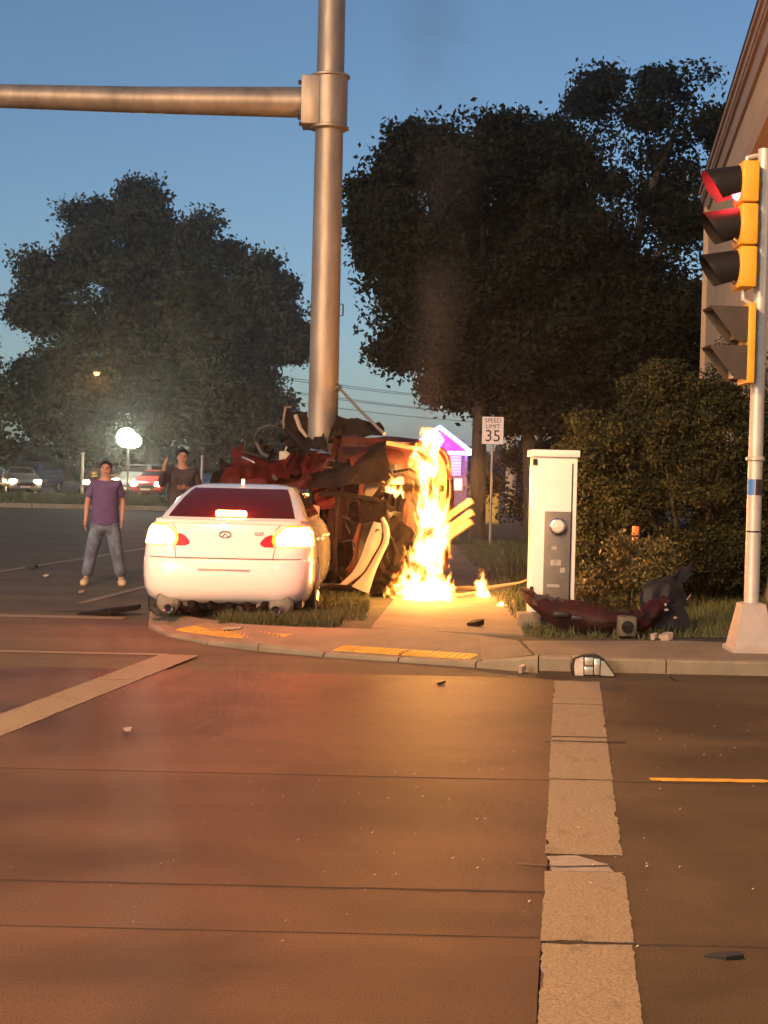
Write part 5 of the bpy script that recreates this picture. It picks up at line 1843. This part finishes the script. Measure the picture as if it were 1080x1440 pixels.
hs = MB().tube([(.72, 18.15, .17), (.95, 18.2, .14), (1.15, 18.3, .17)], .014, 6).build('burning_hose', M('glowing hose', (.3, .1, .03), .7, emit=(1, .35, .05), estr=1.5))
tag(hs, 'thin glowing hose linking the big fire to the small one', 'hose')
for (p, w, r) in (((.50, 17.45, 1.35), 34, .3), ((.42, 17.1, .5), 40, .28), ((1.10, 17.95, 1.5), 170, .2), ((.3, 18.6, 1.72), 5, .12), ((1.22, 18.15, .32), 6, .1)):
    lamp('fire_glow', p, (1, .40, .085), w, r).data.specular_factor = .25


def smoke_mat():
    m = bpy.data.materials.new('thin dark smoke')
    m.use_nodes = True
    nt = m.node_tree
    nt.nodes.clear()
    N = nt.nodes.new
    L = nt.links.new
    out = N('ShaderNodeOutputMaterial')
    pv = N('ShaderNodeVolumePrincipled')
    pv.inputs['Color'].default_value = (.26, .24, .24, 1)
    pv.inputs['Anisotropy'].default_value = .2
    geo = N('ShaderNodeNewGeometry')
    n = N('ShaderNodeTexNoise')
    n.inputs['Scale'].default_value = .75
    n.inputs['Detail'].default_value = 3
    n.inputs['Distortion'].default_value = .6
    L(geo.outputs['Position'], n.inputs['Vector'])
    mr = N('ShaderNodeMapRange')
    mr.inputs[1].default_value = .40
    mr.inputs[2].default_value = .72
    mr.inputs[3].default_value = 0
    mr.inputs[4].default_value = .30
    L(n.outputs['Fac'], mr.inputs[0])
    tc = N('ShaderNodeTexCoord')
    sx = N('ShaderNodeSeparateXYZ')
    L(tc.outputs['Generated'], sx.inputs[0])

    def mm(op, a, b):
        q = N('ShaderNodeMath')
        q.operation = op
        q.use_clamp = False
        for i, x in enumerate((a, b)):
            if isinstance(x, (int, float)):
                q.inputs[i].default_value = x
            else:
                L(x, q.inputs[i])
        return q.outputs[0]
    # plume axis in box space leans with height, density fades to the rim and upwards
    zc = sx.outputs[2]
    ax = mm('SUBTRACT', .66, mm('MULTIPLY', mm('POWER', mm('ABSOLUTE', mm('SUBTRACT', zc, .3), 0), 1.5), .55))
    dx = mm('DIVIDE', mm('SUBTRACT', sx.outputs[0], ax), mm('ADD', .13, mm('MULTIPLY', zc, .22)))
    dy = mm('DIVIDE', mm('SUBTRACT', sx.outputs[1], .5), .42)
    rr = mm('SQRT', mm('ADD', mm('MULTIPLY', dx, dx), mm('MULTIPLY', dy, dy)), 0)
    fade = mm('MAXIMUM', mm('SUBTRACT', 1.0, rr), 0.0)
    up = mm('SUBTRACT', 1.0, mm('MULTIPLY', zc, zc))
    L(mm('MULTIPLY', mm('MULTIPLY', mr.outputs[0], up), mm('MULTIPLY', fade, 2.2)), pv.inputs['Density'])
    L(pv.outputs[0], out.inputs['Volume'])
    return m


mb = MB()
vs_, fs_ = [], []
prof = [(2.1, .25, .35, .40), (3.2, .8, .55, .50), (5.0, 1.0, .65, .75), (7.0, .75, .8, .85), (9.0, .35, .95, 1.0), (11.5, -.1, 1.1, 1.2)]
n = 16
for (z, cx, rx, ry) in prof:
    for k in range(n):
        a = 2 * math.pi * k / n
        vs_.append((cx + rx * math.cos(a), 19.3 + ry * math.sin(a), z))
for i in range(len(prof) - 1):
    for k in range(n):
        fs_.append((i * n + k, i * n + (k + 1) % n, (i + 1) * n + (k + 1) % n, (i + 1) * n + k))
fs_.append(tuple(range(n)))
fs_.append(tuple(range((len(prof) - 1) * n, len(prof) * n)))
mb.add(vs_, fs_)
smk = mb.build('smoke', smoke_mat())
tag(smk, 'thin dark smoke plume rising from the burning wreck', 'smoke', kind='stuff')

# ================================================================== HAZE
hz = MB().box((-455, -35, -1.0), (455, 875, 21)).build('haze', None or bpy.data.materials.new('thin smoky haze'), smooth=0)
hm = bpy.data.materials['thin smoky haze']
hm.use_nodes = True
nt = hm.node_tree
nt.nodes.clear()
ho = nt.nodes.new('ShaderNodeOutputMaterial')
hv = nt.nodes.new('ShaderNodeVolumePrincipled')
hv.inputs['Color'].default_value = (.85, .82, .80, 1)
hv.inputs['Density'].default_value = .0010
hv.inputs['Anisotropy'].default_value = .86
nt.links.new(hv.outputs[0], ho.inputs['Volume'])
tag(hz, 'thin smoky dusk haze over the whole street', 'haze', kind='stuff')
